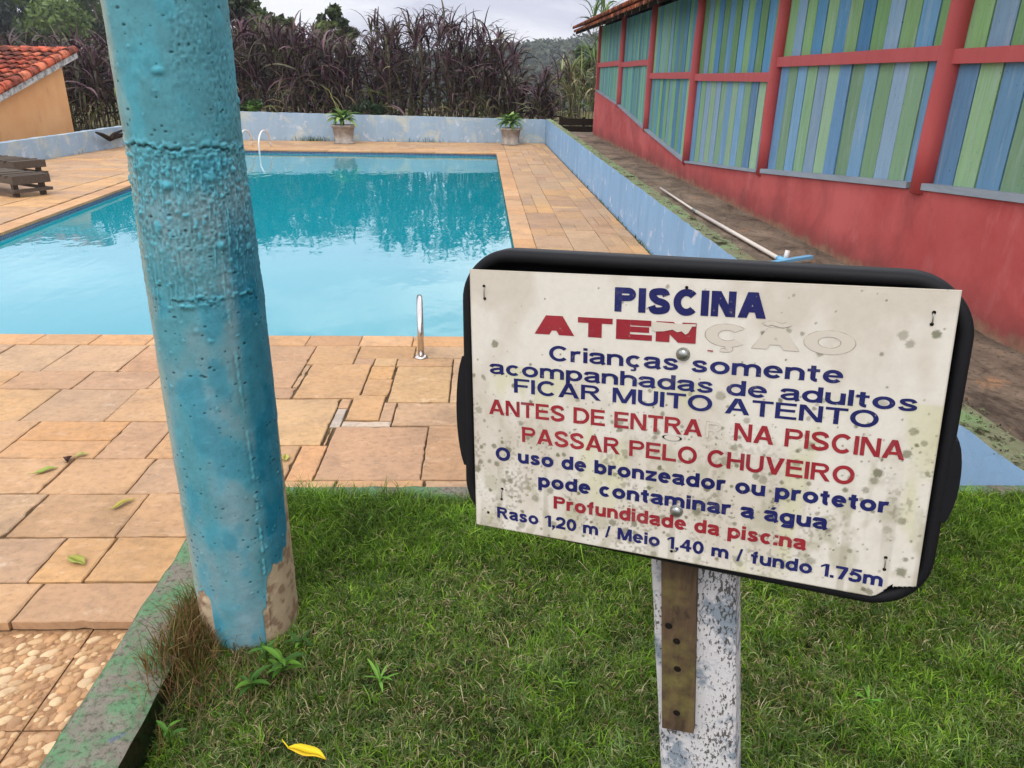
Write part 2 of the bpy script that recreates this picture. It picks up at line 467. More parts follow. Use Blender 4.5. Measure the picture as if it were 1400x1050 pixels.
k.colour(c).bump(k.noise(30, 5), 0.3, 0.01); M['tile'] = k.m
k = Mat('orange_plaster', 0.85, 0.2)
c = k.mix(k.ramp(k.noise(1.2, 6, 0.6), [(0.3, 0.0), (0.7, 1.0)]), lin(206, 150, 100), lin(218, 168, 118))
c = k.mix(k.ramp(k.noise(3, 6, 0.7, vec=k.coord((1, 1, .4))), [(0.6, 0.0), (0.75, 0.4)]), c, lin(160, 120, 88))
k.colour(c).bump(k.noise(20, 5), 0.2, 0.01); M['orange'] = k.m
k = Mat('whitewashed_board', 0.85, 0.2)
c = k.mix(k.ramp(k.noise(7, 7, 0.75), [(0.42, 0.0), (0.6, 1.0)]), lin(186, 184, 180), lin(112, 112, 112)); k.colour(c); M['fascia'] = k.m
k = Mat('grey_lounger_wood', 0.85, 0.2)
k.colour(k.mix(k.noise(6, 6, 0.7, vec=k.coord((.6, 4, 4))), lin(50, 42, 36), lin(104, 92, 80))); M['lounger'] = k.m
k = Mat('concrete_pot', 0.9, 0.2)
k.colour(k.mix(k.ramp(k.noise(5, 6, 0.7), [(0.4, 0.0), (0.65, 1.0)]), lin(132, 122, 112), lin(170, 162, 152))).bump(k.noise(30), .3, .01); M['pot'] = k.m
# column
k = Mat('thick_teal_paint', 0.7, 0.2)
c = k.mix(1.0, k.attr(), k.ramp(k.noise(26, 6, 0.7), [(0.25, 0.84), (0.55, 1.0), (0.8, 1.1)]), 'MULTIPLY')
k.colour(c).bump(k.noise(120, 5, 0.65), 0.25, 0.0025).bump(k.noise(34, 4, 0.6), 0.25, 0.006); M['column'] = k.m
# sign
k = Mat('black_plastic', 0.6, 0.2)
k.colour(k.mix(k.noise(40, 5, 0.7), lin(10, 11, 14), lin(24, 24, 27))).bump(k.noise(220, 3), 0.08, 0.001); M['tray'] = k.m
k = Mat('dirty_white_sheet', 0.45, 0.4)
c = k.mix(1.0, k.attr(), k.ramp(k.noise(130, 4, 0.7), [(0.3, 0.93), (0.6, 1.0)]), 'MULTIPLY')
k.colour(c).bump(k.noise(40, 4), 0.05, 0.001); M['board'] = k.m
def ink(name, c1, c2):
    k = Mat(name, 0.5, 0.35)
    c = k.mix(k.ramp(k.noise(14, 5, 0.6), [(0.35, 0.0), (0.68, 1.0)]), c1, c2)
    c = k.mix(k.ramp(k.noise(34, 6, 0.72), [(0.58, 0.0), (0.70, 0.35)]), c, lin(104, 96, 96))
    c = k.mix(k.ramp(k.noise(230, 5, 0.75), [(0.63, 0.0), (0.68, 0.8)]), c, lin(150, 142, 128))
    k.colour(c); return k.m
M['navy'] = ink('navy_vinyl', lin(12, 16, 76), lin(26, 32, 90))
M['red'] = ink('red_vinyl', lin(128, 18, 34), lin(146, 42, 48))
k = Mat('peeled_vinyl_ghost', 0.5, 0.3); k.colour(lin(192, 184, 170)); M['ghost'] = k.m
k = Mat('glue_edge', 0.7, 0.2); k.colour(k.mix(k.ramp(k.noise(160, 4), [(.4, 0), (.6, 1)]), lin(136, 116, 92), lin(188, 178, 160))); M['glue'] = k.m
k = Mat('galvanised_bolt', 0.35); k.b.inputs['Metallic'].default_value = 0.9
k.colour(k.mix(k.noise(300, 4), lin(120, 122, 116), lin(176, 178, 172))); M['bolt'] = k.m
k = Mat('dark_hole', 0.9, 0.1); k.colour(lin(26, 22, 18)); M['hole'] = k.m
k = Mat('flaking_white_post', 0.85, 0.2)
vv = k.coord((1, 1, 0.5))
c = k.mix(k.noise(9, 5), lin(206, 202, 200), lin(186, 184, 186))
c = k.mix(k.ramp(k.noise(22, 6, 0.65), [(0.52, 0.0), (0.60, 0.85)]), c, lin(112, 126, 138))
sp = k.noise(330, 4, 0.6, vec=vv)
msk = k.ramp(k.noise(16, 4, 0.6), [(0.3, 0.40), (0.7, 0.60)])
c = k.mix(k.ramp(k.math('SUBTRACT', sp, k.math('SUBTRACT', msk, 0.46)), [(0.52, 0.0), (0.57, 0.9)]), c, lin(66, 62, 56))
k.colour(c).bump(sp, 0.5, 0.003); M['post'] = k.m
k = Mat('brown_weathered_strip', 0.7, 0.3)
gr = k.noise(30, 6, 0.7, vec=k.coord((1.5, 1.5, 0.12)))
c = k.mix(k.ramp(gr, [(0.3, 0.0), (0.7, 1.0)]), lin(50, 38, 28), lin(98, 78, 58))
c = k.mix(k.ramp(k.noise(16, 5, 0.6), [(0.55, 0.0), (0.7, 0.6)]), c, lin(120, 112, 60))
c = k.mix(k.ramp(k.noise(26, 4, 0.6, vec=k.coord((1, 1, .7))), [(0.60, 0.0), (0.70, 0.8)]), c, lin(30, 24, 20))
k.colour(c).bump(gr, 0.4, 0.002); M['strip'] = k.m
k = Mat('pole_metal', 0.4, 0.5); k.colour(lin(206, 196, 184)); M['pole'] = k.m
k = Mat('light_blue_plastic', 0.45, 0.4); k.colour(lin(112, 176, 214)); M['blue_plastic'] = k.m
k = Mat('dark_fence_wood', 0.9, 0.1); k.colour(k.mix(k.noise(8, 5), lin(30, 24, 20), lin(52, 42, 34))); M['dark_fence'] = k.m

# ------------------------------------------------------------------ the ground and the hills
ZD = -0.53                      # level of the sunken pool deck; the lawn and the path lie at 0
def ground_h(x, y):
    h = np.full_like(x, -1.6)
    bank = np.clip((y - 23.75) / 0.25, 0, 1)
    lbank = np.clip((-9.75 - x) / 0.3, 0, 1)
    h = np.maximum(h, -1.6 + 1.2 * np.maximum(bank, lbank * (y > 4)))
    t = np.clip((y - 45) / 70, 0, 1); t = t * t * (3 - 2 * t)
    h = h - 16 * t
    t2 = np.clip((y - 130) / 190, 0, 1); t2 = t2 * t2 * (3 - 2 * t2)
    h = h + t2 * (22 + 4 * np.sin(x * 0.012 + 0.6) + 5.0 * (fnoise(x * 0.012, y * 0.01, 5) - 0.5) + np.clip(x, -60, 200) * 0.06)
    t3 = np.clip((y - 420) / 400, 0, 1)
    h = h + t3 * (10 + 26 * (fnoise(x * 0.004 + 3, y * 0.003, 9) - 0.4))
    return h
gx = np.unique(np.concatenate([np.linspace(-900, -120, 40), np.linspace(-120, -12, 50), np.linspace(-12, 12, 90), np.linspace(12, 120, 50), np.linspace(120, 900, 40)]))
gy = np.unique(np.concatenate([np.linspace(-120, 4, 20), np.linspace(4, 40, 150), np.linspace(40, 420, 120), np.linspace(420, 1500, 60)]))
GX, GY = np.meshgrid(gx, gy)
GZ = ground_h(GX, GY)
ii = np.arange(len(gx) - 1)[None, :] + (np.arange(len(gy) - 1) * len(gx))[:, None]
ii = ii.ravel()
g = np_mesh('ground', np.stack([GX.ravel(), GY.ravel(), GZ.ravel()], 1), np.stack([ii, ii + 1, ii + 1 + len(gx), ii + len(gx)], 1), mat=M['earth'], smooth=True)
g['kind'] = 'structure'

def leaf_cloud(centres, radii, n, size, cols, seed, squash=0.8, shell=0.55):
    """random leaf-clump quads in a set of ellipsoid clumps -> verts, quads, cols"""
    r = np.random.default_rng(seed)
    centres = np.asarray(centres, float); radii = np.asarray(radii, float)
    w = radii ** 2; w /= w.sum()
    k = r.choice(len(centres), n, p=w)
    d = r.normal(size=(n, 3)); d /= np.linalg.norm(d, axis=1)[:, None]
    rad = shell + (1 - shell) * r.random(n) ** 0.7
    p = centres[k] + d * (radii[k] * rad)[:, None] * np.array([1, 1, squash])
    nrm = d + r.normal(size=(n, 3)) * 0.7; nrm /= np.linalg.norm(nrm, axis=1)[:, None]
    a = np.cross(nrm, r.normal(size=(n, 3))); a /= np.linalg.norm(a, axis=1)[:, None]
    b = np.cross(nrm, a)
    s = size * (0.6 + 0.8 * r.random(n))
    a = a * s[:, None]; b = b * (s * 0.55)[:, None]
    v = np.stack([p - a, p - b * 0.9 + a * 0.1, p + a, p + b * 0.9 - a * 0.1], 1).reshape(-1, 3)
    q = np.arange(n * 4).reshape(-1, 4)
    cols = np.asarray(cols)
    ck = r.integers(0, len(cols), len(centres))
    cc = cols[ck[k]] * (0.65 + 0.7 * r.random(n))[:, None]
    return v, q, np.repeat(cc, 4, 0)

# far wood on the hill, reads as one mass
r = np.random.default_rng(3)
N = 1500
fx = r.uniform(-110, 120, N); fy = r.uniform(120, 335, N)
fz = ground_h(fx, fy) + 2.0
v, q, c = leaf_cloud(np.stack([fx, fy, fz], 1), r.uniform(3.0, 6.0, N), 110000, 0.9,
                     [lin(38, 52, 30), lin(52, 66, 36), lin(44, 56, 38), lin(66, 76, 46)], 4, 0.9, 0.8)
o = np_mesh('forest', v, q, cols=c, mat=M['leaf']); o['kind'] = 'stuff'
N = 900
fx = r.uniform(-190, 260, N); fy = r.uniform(560, 760, N); fz = ground_h(fx, fy) + 3
v, q, c = leaf_cloud(np.stack([fx, fy, fz], 1), r.uniform(4.0, 8.0, N), 40000, 1.8,
                     [lin(54, 70, 46), lin(66, 80, 54)], 14, 0.9, 0.8)
o = np_mesh('distant_forest', v, q, cols=c, mat=M['leaf']); o['kind'] = 'stuff'

# ------------------------------------------------------------------ pool
PX0f, PX0b, PX1, PY0, PY1 = -5.38, -6.40, 0.39, 5.27, 20.05
ZW = ZD - 0.085
def left_x(y): return PX0f + (PX0b - PX0f) * (y - PY0) / (PY1 - PY0)
mb = MB(); mb.poly([(PX0f - .02, PY0 - .02, ZW), (PX1 + .02, PY0 - .02, ZW), (PX1 + .02, PY1 + .02, ZW), (PX0b - .02, PY1 + .02, ZW)])
o = mb.build('water', M['water']); o['kind'] = 'structure'
mb = MB(); zb, zt = -1.5, ZD - 0.034
mb.box((PX1 + .012, PY0 - .1, zb), (PX1 + .1, PY1 + .1, zt)); mb.box((PX0b - .3, PY1 + .012, zb), (PX1 + .012, PY1 + .1, zt))
mb.box((PX0b - .1, PY0 - .1, zb), (PX1 + .012, PY0 - .012, zt))
mb.hexa([(PX0f - .1, PY0, zb), (PX0f - .012, PY0, zb), (PX0b - .012, PY1, zb), (PX0b - .1, PY1, zb), (PX0f - .1, PY0, zt), (PX0f - .012, PY0, zt), (PX0b - .012, PY1, zt), (PX0b - .1, PY1, zt)])
o = mb.build('pool_basin', M['mosaic']); o['kind'] = 'structure'

# coping and deck slabs
STONES = [lin(182, 148, 120), lin(190, 152, 114), lin(190, 146, 106), lin(184, 144, 110), lin(186, 148, 116), lin(178, 138, 108), lin(174, 136, 110), lin(182, 146, 118), lin(196, 150, 106), lin(178, 142, 116)]
def stone_col(warm=0.0):
    c = random.choice(STONES); f = random.uniform(0.86, 1.0)
    return (c[0] * f * .97 * (1 + warm), c[1] * f, c[2] * f * .90 * (1 - warm))
def ashlar(mb, x0, y0, x1, y1, z, sx=(.35, .75), sy=(.28, .5), gap=.004, along='x', clip=None):
    """random coursed stones in a rectangle"""
    y = y0 if along == 'x' else x0
    yend, a0, a1 = (y1, x0, x1) if along == 'x' else (x1, y0, y1)
    while y < yend - .02:
        h = random.uniform(*sy); h = yend - y if yend - y - h < sy[0] * .6 else h
        a = a0
        while a < a1 - .02:
            w = random.uniform(*sx); w = a1 - a if a1 - a - w < sx[0] * .6 else w
            parts = [(a, y, a + w, y + h)]
            rr = random.random()
            if rr < .18: parts = [(a, y, a + w, y + h * .45), (a, y + h * .45, a + w, y + h)]
            elif rr < .34: parts = [(a, y, a + w * .6, y + h), (a + w * .6, y, a + w, y + h)]
            for p in parts:
                q = p if along == 'x' else (p[1], p[0], p[3], p[2])
                if clip and clip(q): continue
                mb.col = stone_col()
                g_ = gap * random.choice((.3, .45, .6, .9))
                mb.chamfer_slab(q[0] + g_, q[1] + g_, q[2] - g_, q[3] - g_, z + random.uniform(-.003, .002), .03, .004, .003)
            a += w
        y += h
COP = 0.235
mb = MB()
# coping ring, warmer smoother stones
def cop_col():
    c = random.choice([lin(192, 146, 100), lin(186, 142, 98), lin(180, 136, 96), lin(196, 154, 112)]); f = random.uniform(.92, 1.05)
    return tuple(x * f for x in c)
cuts = [-6.9] + [on_z(px, 458, ZD).x for px in (-160, 62, 139, 215, 300, 426, 497, 567)] + [0.18, PX1 + COP]
cuts = sorted(cuts)
yc = on_z(300, 472, ZD).y
for a, b in zip(cuts[:-1], cuts[1:]):
    mb.col = cop_col(); mb.chamfer_slab(a + .003, yc + .003, b - .003, PY0 + .02, ZD + .002, .034, .006, .001)
y = PY0 + .02
while y < PY1 + .01:
    y2 = min(y + random.uniform(.45, .7), PY1 + .02)
    mb.col = cop_col(); mb.chamfer_slab(PX1 - .015, y + .002, PX1 + COP, y2 - .002, ZD + .002, .034, .006, .001)
    a, b = left_x(y), left_x(y2)
    mb.col = cop_col()
    p = [(a - COP, y + .002), (a + .015, y + .002), (b + .015, y2 - .002), (b - COP, y2 - .002)]
    mb.hexa([(s, t, ZD - .032) for s, t in p] + [(s, t, ZD + .002) for s, t in p])
    y = y2
x = PX0b - COP
while x < PX1 + COP - .01:
    x2 = min(x + random.uniform(.45, .7), PX1 + COP)
    mb.col = cop_col(); mb.chamfer_slab(x + .002, PY1 + .02 - .035, x2 - .002, PY1 + .02 + COP, ZD + .003, .036, .006, .001)
    x = x2
o = mb.build('pool_coping', M['stone']); o['kind'] = 'structure'

mb = MB()
# slabs read from the photo near the lawn (rows left of the column)
def srect(px0, pyb, px1, pyt, warm=0.0, col=None, g_=.004, dz=0.0):
    a = on_z(px0, pyb, ZD); b = on_z(px1, pyt, ZD)
    SL.append([a.x, a.y, b.x, b.y, col or stone_col(warm), ZD + dz + random.uniform(-.002, .002)])
SL = []
def px_cut(px, py): return on_z(px, py, ZD).x
ROWS = [(508, 472, [-260, -130, 19, 107, 204, 300]), (532, 508, [-300, -110, 30, 128, 225, 330]), (576, 532, [-280, -60, 84, 190, 300]),
        (626, 576, [-250, -90, 55, 179, 242, 330]), (674, 626, [-240, -30, 103, 213, 310]), (733, 674, [-230, -80, 68, 205, 330]),
        (794, 733, [-260, -20, 93, 162, 330]), (848, 794, [-280, -90, 61, 330])]
for pb, pt, cut in ROWS:
    y0, y1 = on_z(300, pb, ZD).y, on_z(300, pt, ZD).y
    xs = [px_cut(p, pt) for p in cut]
    for i, (a, b) in enumerate(zip(xs[:-1], xs[1:])):
        if pb == 626 and i == 2:
            ym = y0 + (y1 - y0) * .46
            for s_, t_ in ((y0, ym), (ym, y1)): SL.append([a, s_, b, t_, stone_col(.08), ZD])
            continue
        SL.append([a, y0, b, y1, stone_col(.05 if random.random() < .3 else 0), ZD + random.uniform(-.002, .003)])
# slabs right of the column
Zm = lambda zx: 380 + .26667 * zx
Zn = lambda zy: 400 + .26667 * zy
def zs(x0, yb, x1, yt, **kw): srect(Zm(x0), Zn(yb), Zm(x1), Zn(yt), **kw)
for a in [(-300, 485, 200, 272), (-300, 540, 97, 487), (180, 364, 412, 272), (402, 364, 492, 337), (417, 334, 700, 273), (74, 540, 482, 368),
          (490, 375, 600, 340), (477, 440, 600, 378), (447, 522, 580, 443), (568, 560, 888, 380), (604, 378, 888, 340), (884, 560, 1250, 340), (703, 336, 1250, 273),
          (-320, 782, 322, 545), (342, 652, 556, 526), (532, 652, 597, 568), (591, 678, 1250, 566), (200, 957, 752, 690), (752, 957, 1250, 682), (-330, 957, 105, 784)]:
    zs(*a)
zs(324, 572, 356, 545, warm=.1); zs(48, 957, 238, 786, col=lin(188, 142, 100))
zs(300, 680, 334, 606, col=lin(176, 164, 150), dz=-.004); zs(336, 682, 574, 662, col=lin(184, 166, 146), dz=-.003)
zs(-330, 1120, 300, 962, warm=.06); zs(300, 1120, 740, 962, warm=.08); zs(740, 1120, 1250, 960)
# let the stones grow until they meet
y_lo, y_hi = on_z(300, 848, ZD).y, yc
for sl_ in SL: sl_[1] = max(sl_[1], y_lo); sl_[3] = min(sl_[3], y_hi)
def hits(q, me_):
    for o_ in SL:
        if o_ is not me_ and min(q[2], o_[2]) - max(q[0], o_[0]) > .001 and min(q[3], o_[3]) - max(q[1], o_[1]) > .001: return True
    return False
for step in range(30):
    for sl_ in SL:
        for side, dlt in ((0, -.005), (2, .005), (1, -.005), (3, .005)):
            q = sl_[:4]; q[side] += dlt
            if q[1] < y_lo or q[3] > y_hi: continue
            if not hits(q, sl_): sl_[side] = q[side]
# small filler stones where an opening is left
ys_ = np.arange(y_lo + .01, y_hi - .01, .02); xs_ = np.arange(px_cut(-100, 640), .5, .02)
free = np.ones((len(ys_), len(xs_)), bool)
for q in SL: free &= ~((ys_[:, None] > q[1] - .008) & (ys_[:, None] < q[3] + .008) & (xs_[None, :] > q[0] - .008) & (xs_[None, :] < q[2] + .008))
for j in range(len(ys_)):
    for i in range(len(xs_)):
        if not free[j, i]: continue
        w_ = 1
        while i + w_ < len(xs_) and free[j, i + w_] and w_ < 22: w_ += 1
        h_ = 1
        while j + h_ < len(ys_) and free[j + h_, i:i + w_].all() and h_ < 20: h_ += 1
        free[j:j + h_, i:i + w_] = False
        if w_ * h_ < 3: continue
        SL.append([xs_[i] - .008, ys_[j] - .008, xs_[i + w_ - 1] + .008, ys_[j + h_ - 1] + .008, stone_col(), ZD - .002])
for x0, y0, x1, y1, c, z in SL:
    g_ = random.choice((.0015, .0025, .0035, .0045)); mb.col = c
    mb.worn_slab(x0 + g_, y0 + g_, x1 - g_, y1 - g_, z, .034, .005)
xr = px_cut(Zm(1250), Zn(500))
ashlar(mb, PX1 + COP + .004, yc + .02, 1.88, 23.5, ZD, sx=(.38, .75), sy=(.26, .46), along='y')
ashlar(mb, xr + .03, 2.10, 1.88, yc, ZD)
ashlar(mb, -9.4, 2.2, -3.75, yc - .01, ZD, clip=lambda q: q[2] > -3.0 and q[1] < 3.6 and q[2] > -2.4)
ashlar(mb, -9.45, yc, -6.75, 23.2, ZD, sx=(.4, .8))
ashlar(mb, -6.75, PY1 + COP + .03, PX1 + COP, 23.5, ZD, sx=(.4, .8))
# triangle between the slanted left coping and the terrace stones
y = yc
while y < PY1 + .2:
    y2 = y + random.uniform(.3, .5)
    a = left_x((y + y2) / 2) - COP - .06
    if a > -6.7:
        xx = -6.74
        while xx < a - .02:
            x2 = min(xx + random.uniform(.4, .7), a)
            mb.col = stone_col(); mb.chamfer_slab(xx + .004, y + .004, x2 - .004, y2 - .004, ZD - .003, .03, .004, .002); xx = x2
    y = y2
o = mb.build('pool_deck', M['stone']); o['kind'] = 'structure'
mb = MB(); zj = ZD - .014
for q in ((-9.6, 2.2, PX0b - .25, 23.6), (PX1 + .05, 2.0, 1.95, 23.6), (PX0b - .3, 2.17, PX1 + .1, PY0 - .03), (PX0b - .3, PY1 + .03, PX1 + .1, 23.6)):
    mb.box((q[0], q[1], -1.55), (q[2], q[3], zj + random.uniform(-.002, .002)))
mb.hexa([(-6.7, PY0 - .04, -1.54), (PX0f - .03, PY0 - .04, -1.54), (PX0b - .03, PY1 + .04, -1.54), (-6.7, PY1 + .04, -1.54), (-6.7, PY0 - .04, zj - .004), (PX0f - .03, PY0 - .04, zj - .004), (PX0b - .03, PY1 + .04, zj - .004), (-6.7, PY1 + .04, zj - .004)])
o = mb.build('deck_joints', M['joint']); o['kind'] = 'structure'

# lower floor of pebble tiles, lower left
zt = ZD - .045
mb = MB()
st_y = on_z(90, 850, ZD).y
jx = on_z(10, 1040, zt).x; jx2 = on_z(128, 852, zt).x; jx = (jx + jx2) / 2
jy = on_z(10, 1000, zt).y; T = st_y - jy + .02
for i in range(-6, 2):
    for j in range(-5, 1):
        x0 = jx + i * T; y0 = jy + j * T
        mb.box((x0 + .003, y0 + .003, zt - .02), (x0 + T - .003, min(y0 + T, st_y + .02) - .003, zt))
o = mb.build('pebble_floor', M['pebble_base']); o['kind'] = 'structure'
r = np.random.default_rng(15)
sph = [(math.cos(a) * math.cos(b), math.sin(a) * math.cos(b), math.sin(b)) for b in (.0, .35, .75, 1.2) for a in np.linspace(0, 2 * math.pi, 14, endpoint=False)]
PV = []; PQ = []; PC = []; nb = 0; put = []
sphA = np.array(sph)
PEB = np.array([lin(176, 138, 96), lin(188, 150, 108), lin(194, 160, 116), lin(166, 126, 88), lin(202, 172, 132), lin(182, 140, 96)])
for trial in range(17000):
    big = trial < 4200
    a = r.uniform(.019, .031) if big else (r.uniform(.013, .019) if trial < 10000 else r.uniform(.008, .014)); b = a * r.uniform(.60, .85)
    x = r.uniform(-2.9, -.87) if trial % 3 else r.uniform(-1.8, -.87); y = r.uniform(.45, st_y - .01)
    ux = ((x - jx) / T) % 1 * T; uy = ((y - jy) / T) % 1 * T
    if min(ux, T - ux) < b * .75 + .004 or min(uy, T - uy) < b * .75 + .004 or y > st_y - b - .002: continue
    if any((x - q[0]) ** 2 + (y - q[1]) ** 2 < (.80 * ((a * b) ** .5 + q[2])) ** 2 for q in put): continue
    put.append((x, y, (a * b) ** .5))
    an = r.normal(.85, .35); hh = r.uniform(.007, .011) * min(1, a / .018)
    k_ = 1 + .10 * np.sin(np.arctan2(sphA[:, 1], sphA[:, 0]) * 2 + r.uniform(0, 6)) + .05 * np.sin(np.arctan2(sphA[:, 1], sphA[:, 0]) * 3 + r.uniform(0, 6))
    lx = sphA[:, 0] * a * k_; ly = sphA[:, 1] * b * k_
    v = np.stack([x + lx * math.cos(an) - ly * math.sin(an), y + lx * math.sin(an) + ly * math.cos(an), zt - .002 + sphA[:, 2] * hh], 1)
    PV.append(np.concatenate([v, [[x, y, zt - .002 + hh]]]))
    for ring in range(3):
        for q in range(14): PQ.append((nb + ring * 14 + q, nb + ring * 14 + (q + 1) % 14, nb + (ring + 1) * 14 + (q + 1) % 14, nb + (ring + 1) * 14 + q))
    for q in range(0, 14, 2): PQ.append((nb + 42 + q, nb + 42 + (q + 1) % 14, nb + 42 + (q + 2) % 14, nb + 56))
    nb += 57
    PC.append(np.tile(PEB[r.integers(0, 6)] * r.uniform(.85, 1.1), (57, 1)))
o = np_mesh('pebble_relief', np.concatenate(PV), np.array(PQ), cols=np.concatenate(PC), mat=M['pebble'], smooth=True); o['kind'] = 'structure'
mb = MB(); mb.box((-6, -2, -1.5), (-.8, 2.2, zt - .006)); o = mb.build('floor_bed', M['joint']); o['kind'] = 'structure'

# ------------------------------------------------------------------ lawn, kerb, path
def bumpy_box(name, x0, x1, y0, y1, z, depth, mat, amp=.012, res=.03, seed=1, rnd=.02):
    nx = max(3, int((x1 - x0) / res)); ny = max(3, int((y1 - y0) / res))
    X, Y = np.meshgrid(np.linspace(x0, x1, nx), np.linspace(y0, y1, ny))
    Z = z + amp * (fnoise(X * 9, Y * 9, seed) - .5) * 2
    edge = np.minimum(np.minimum(X - x0, x1 - X), np.minimum(Y - y0, y1 - Y))
    Z = Z - rnd * np.clip(1 - edge / (rnd * 1.2), 0, 1) ** 2 * (.6 + .8 * vnoise(X * 14, Y * 14, seed + 5))
    v = np.stack([X.ravel(), Y.ravel(), Z.ravel()], 1)
    i = (np.arange(nx - 1)[None, :] + (np.arange(ny - 1) * nx)[:, None]).ravel()
    q = np.stack([i, i + 1, i + 1 + nx, i + nx], 1)
    loop = np.concatenate([np.arange(nx), np.arange(1, ny) * nx + nx - 1, (ny - 1) * nx + np.arange(nx - 2, -1, -1), np.arange(ny - 2, 0, -1) * nx])
    b = v[loop].copy(); b[:, 2] = z - depth
    off = len(v); m = len(loop); k = np.arange(m); k2 = (k + 1) % m
    q2 = np.stack([loop[k2], loop[k], off + k, off + k2], 1)
    return np_mesh(name, np.concatenate([v, b]), np.concatenate([q, q2[:, ::-1]]), mat=mat, smooth=False)
o = bumpy_box('kerb', -.86, -.705, -1.2, 2.165, .0, .7, M['kerb'], .005, .012, 3, .012); o['kind'] = 'structure'
o = bumpy_box('kerb', -.704, 3.2, 2.105, 2.185, -.004, .7, M['kerb'], .005, .012, 4, .010); o['kind'] = 'structure'
def lawn_z(x, y):
    low = np.clip((-.42 - x) / .22, 0, 1) * np.clip((1.42 - y) / .25, 0, 1)
    back = np.clip((y - 1.75) / .3, 0, 1)
    return -.042 + .018 * (fnoise(x * 2.2, y * 2.2, 21) - .5) * 2 - .060 * low + .026 * back
nx, ny = 130, 120
X, Y = np.meshgrid(np.linspace(-.704, 3.4, nx), np.linspace(-1.5, 2.104, ny))
i = (np.arange(nx - 1)[None, :] + (np.arange(ny - 1) * nx)[:, None]).ravel()
o = np_mesh('lawn_ground', np.stack([X.ravel(), Y.ravel(), lawn_z(X, Y).ravel()], 1), np.stack([i, i + 1, i + 1 + nx, i + nx], 1), mat=M['soil'], smooth=True); o['kind'] = 'structure'
o = bumpy_box('path', 2.02, 3.0, 2.186, 20.6, -.004, 1.4, M['path'], .008, .05, 8, .0); o['kind'] = 'structure'

def blades(name, x, y, z, h, w, lean, cols, mat, seed, droop=.6):
    """3-point curved grass blades"""
    r = np.random.default_rng(seed); n = len(x)
    az = r.uniform(0, 2 * np.pi, n); d = np.stack([np.cos(az), np.sin(az), np.zeros(n)], 1)
    fa = az + r.uniform(-1.5, 1.5, n); s = np.stack([-np.sin(fa), np.cos(fa), np.zeros(n)], 1) * (w / 2)[:, None]
    p0 = np.stack([x, y, z], 1)
    ln = lean
    up = np.array([0, 0, 1.])
    p1 = p0 + d * (h * ln * .42)[:, None] + up * (h * .6)[:, None]
    p2 = p0 + d * (h * ln * 1.15)[:, None] + up * (h * (1.0 - droop * ln * ln * .8))[:, None]
    v = np.stack([p0 - s, p0 + s, p1 - s * .8, p1 + s * .8, p2], 1).reshape(-1, 3)
    b = np.arange(n) * 5
    return np_mesh(name, v, np.stack([b, b + 1, b + 3, b + 2], 1), np.stack([b + 2, b + 3, b + 4], 1), np.repeat(cols, 5, 0), mat)

r = np.random.default_rng(11)
NT = 52000                                   # small tufts of 10 blades each
tx = r.uniform(-.70, 2.7, NT); ty = 2.10 - 2.0 * r.random(NT)
fine = fnoise(tx * 13, ty * 13, 44)
keep = (np.abs(tx) < .55 + ty * .85) & (r.random(NT) < (.55 + .6 * np.clip((fine - .25) * 3, 0, 1)))
tx, ty, fine = tx[keep], ty[keep], fine[keep]; nt_ = len(tx); NB = 11
patch = fnoise(tx * 3.0, ty * 3.0, 33); p2_ = fnoise(tx * 8, ty * 8, 35)
edge = np.clip((ty - 1.72) / .28, 0, 1)
gap_ = np.exp(-((tx + .10) / .10) ** 2) + (tx > 1.2) * .75
th_ = (.022 + .016 * r.random(nt_) + .022 * np.clip(p2_ - .45, 0, 1) + .036 * edge * (1 - .75 * np.clip(gap_, 0, 1))) * np.where(r.random(nt_) < .05, 1.5, 1)
greens = np.array([lin(70, 102, 24), lin(88, 122, 30), lin(108, 146, 36), lin(54, 84, 26), lin(130, 162, 54), lin(94, 118, 46)])
pale = np.array([lin(112, 138, 74), lin(92, 120, 56), lin(134, 152, 92)])
dry = np.array([lin(158, 148, 104), lin(132, 120, 80), lin(182, 170, 130), lin(108, 92, 62)])
tc = greens[r.integers(0, len(greens), nt_)]
isp = r.random(nt_) < np.clip(.40 * (1.6 - ty) + .15 * (patch < .45), 0, .4); tc[isp] = pale[r.integers(0, 3, isp.sum())]
tc = tc * (.70 + .6 * r.random(nt_) + .9 * (p2_ - .5) + .5 * (patch - .5))[:, None]
rp = lambda a: np.repeat(a, NB, 0)
n = nt_ * NB
x = rp(tx) + r.normal(0, .0075, n); y = rp(ty) + r.normal(0, .0075, n)
cols = rp(tc) * (.75 + .5 * r.random(n))[:, None]
isd = r.random(n) < np.clip(.06 + .50 * (.55 - rp(patch)), .05, .26) * (1 - .6 * rp(edge))
cols[isd] = dry[r.integers(0, 4, isd.sum())]
h = rp(th_) * (.55 + .65 * r.random(n))
lean = np.where(isd, .6 + .7 * r.random(n), .25 + .85 * r.random(n))
ok = (np.hypot(x + .583, y - 1.565) > .119) & (x > -.703) & (y < 2.103)
x, y, h, lean, cols = x[ok], y[ok], h[ok], lean[ok], cols[ok]; n = len(x)
o = blades('lawn_grass', x, y, lawn_z(x, y) - .003, h, .0016 + .0020 * r.random(n), lean, cols, M['grass'], 12); o['kind'] = 'stuff'

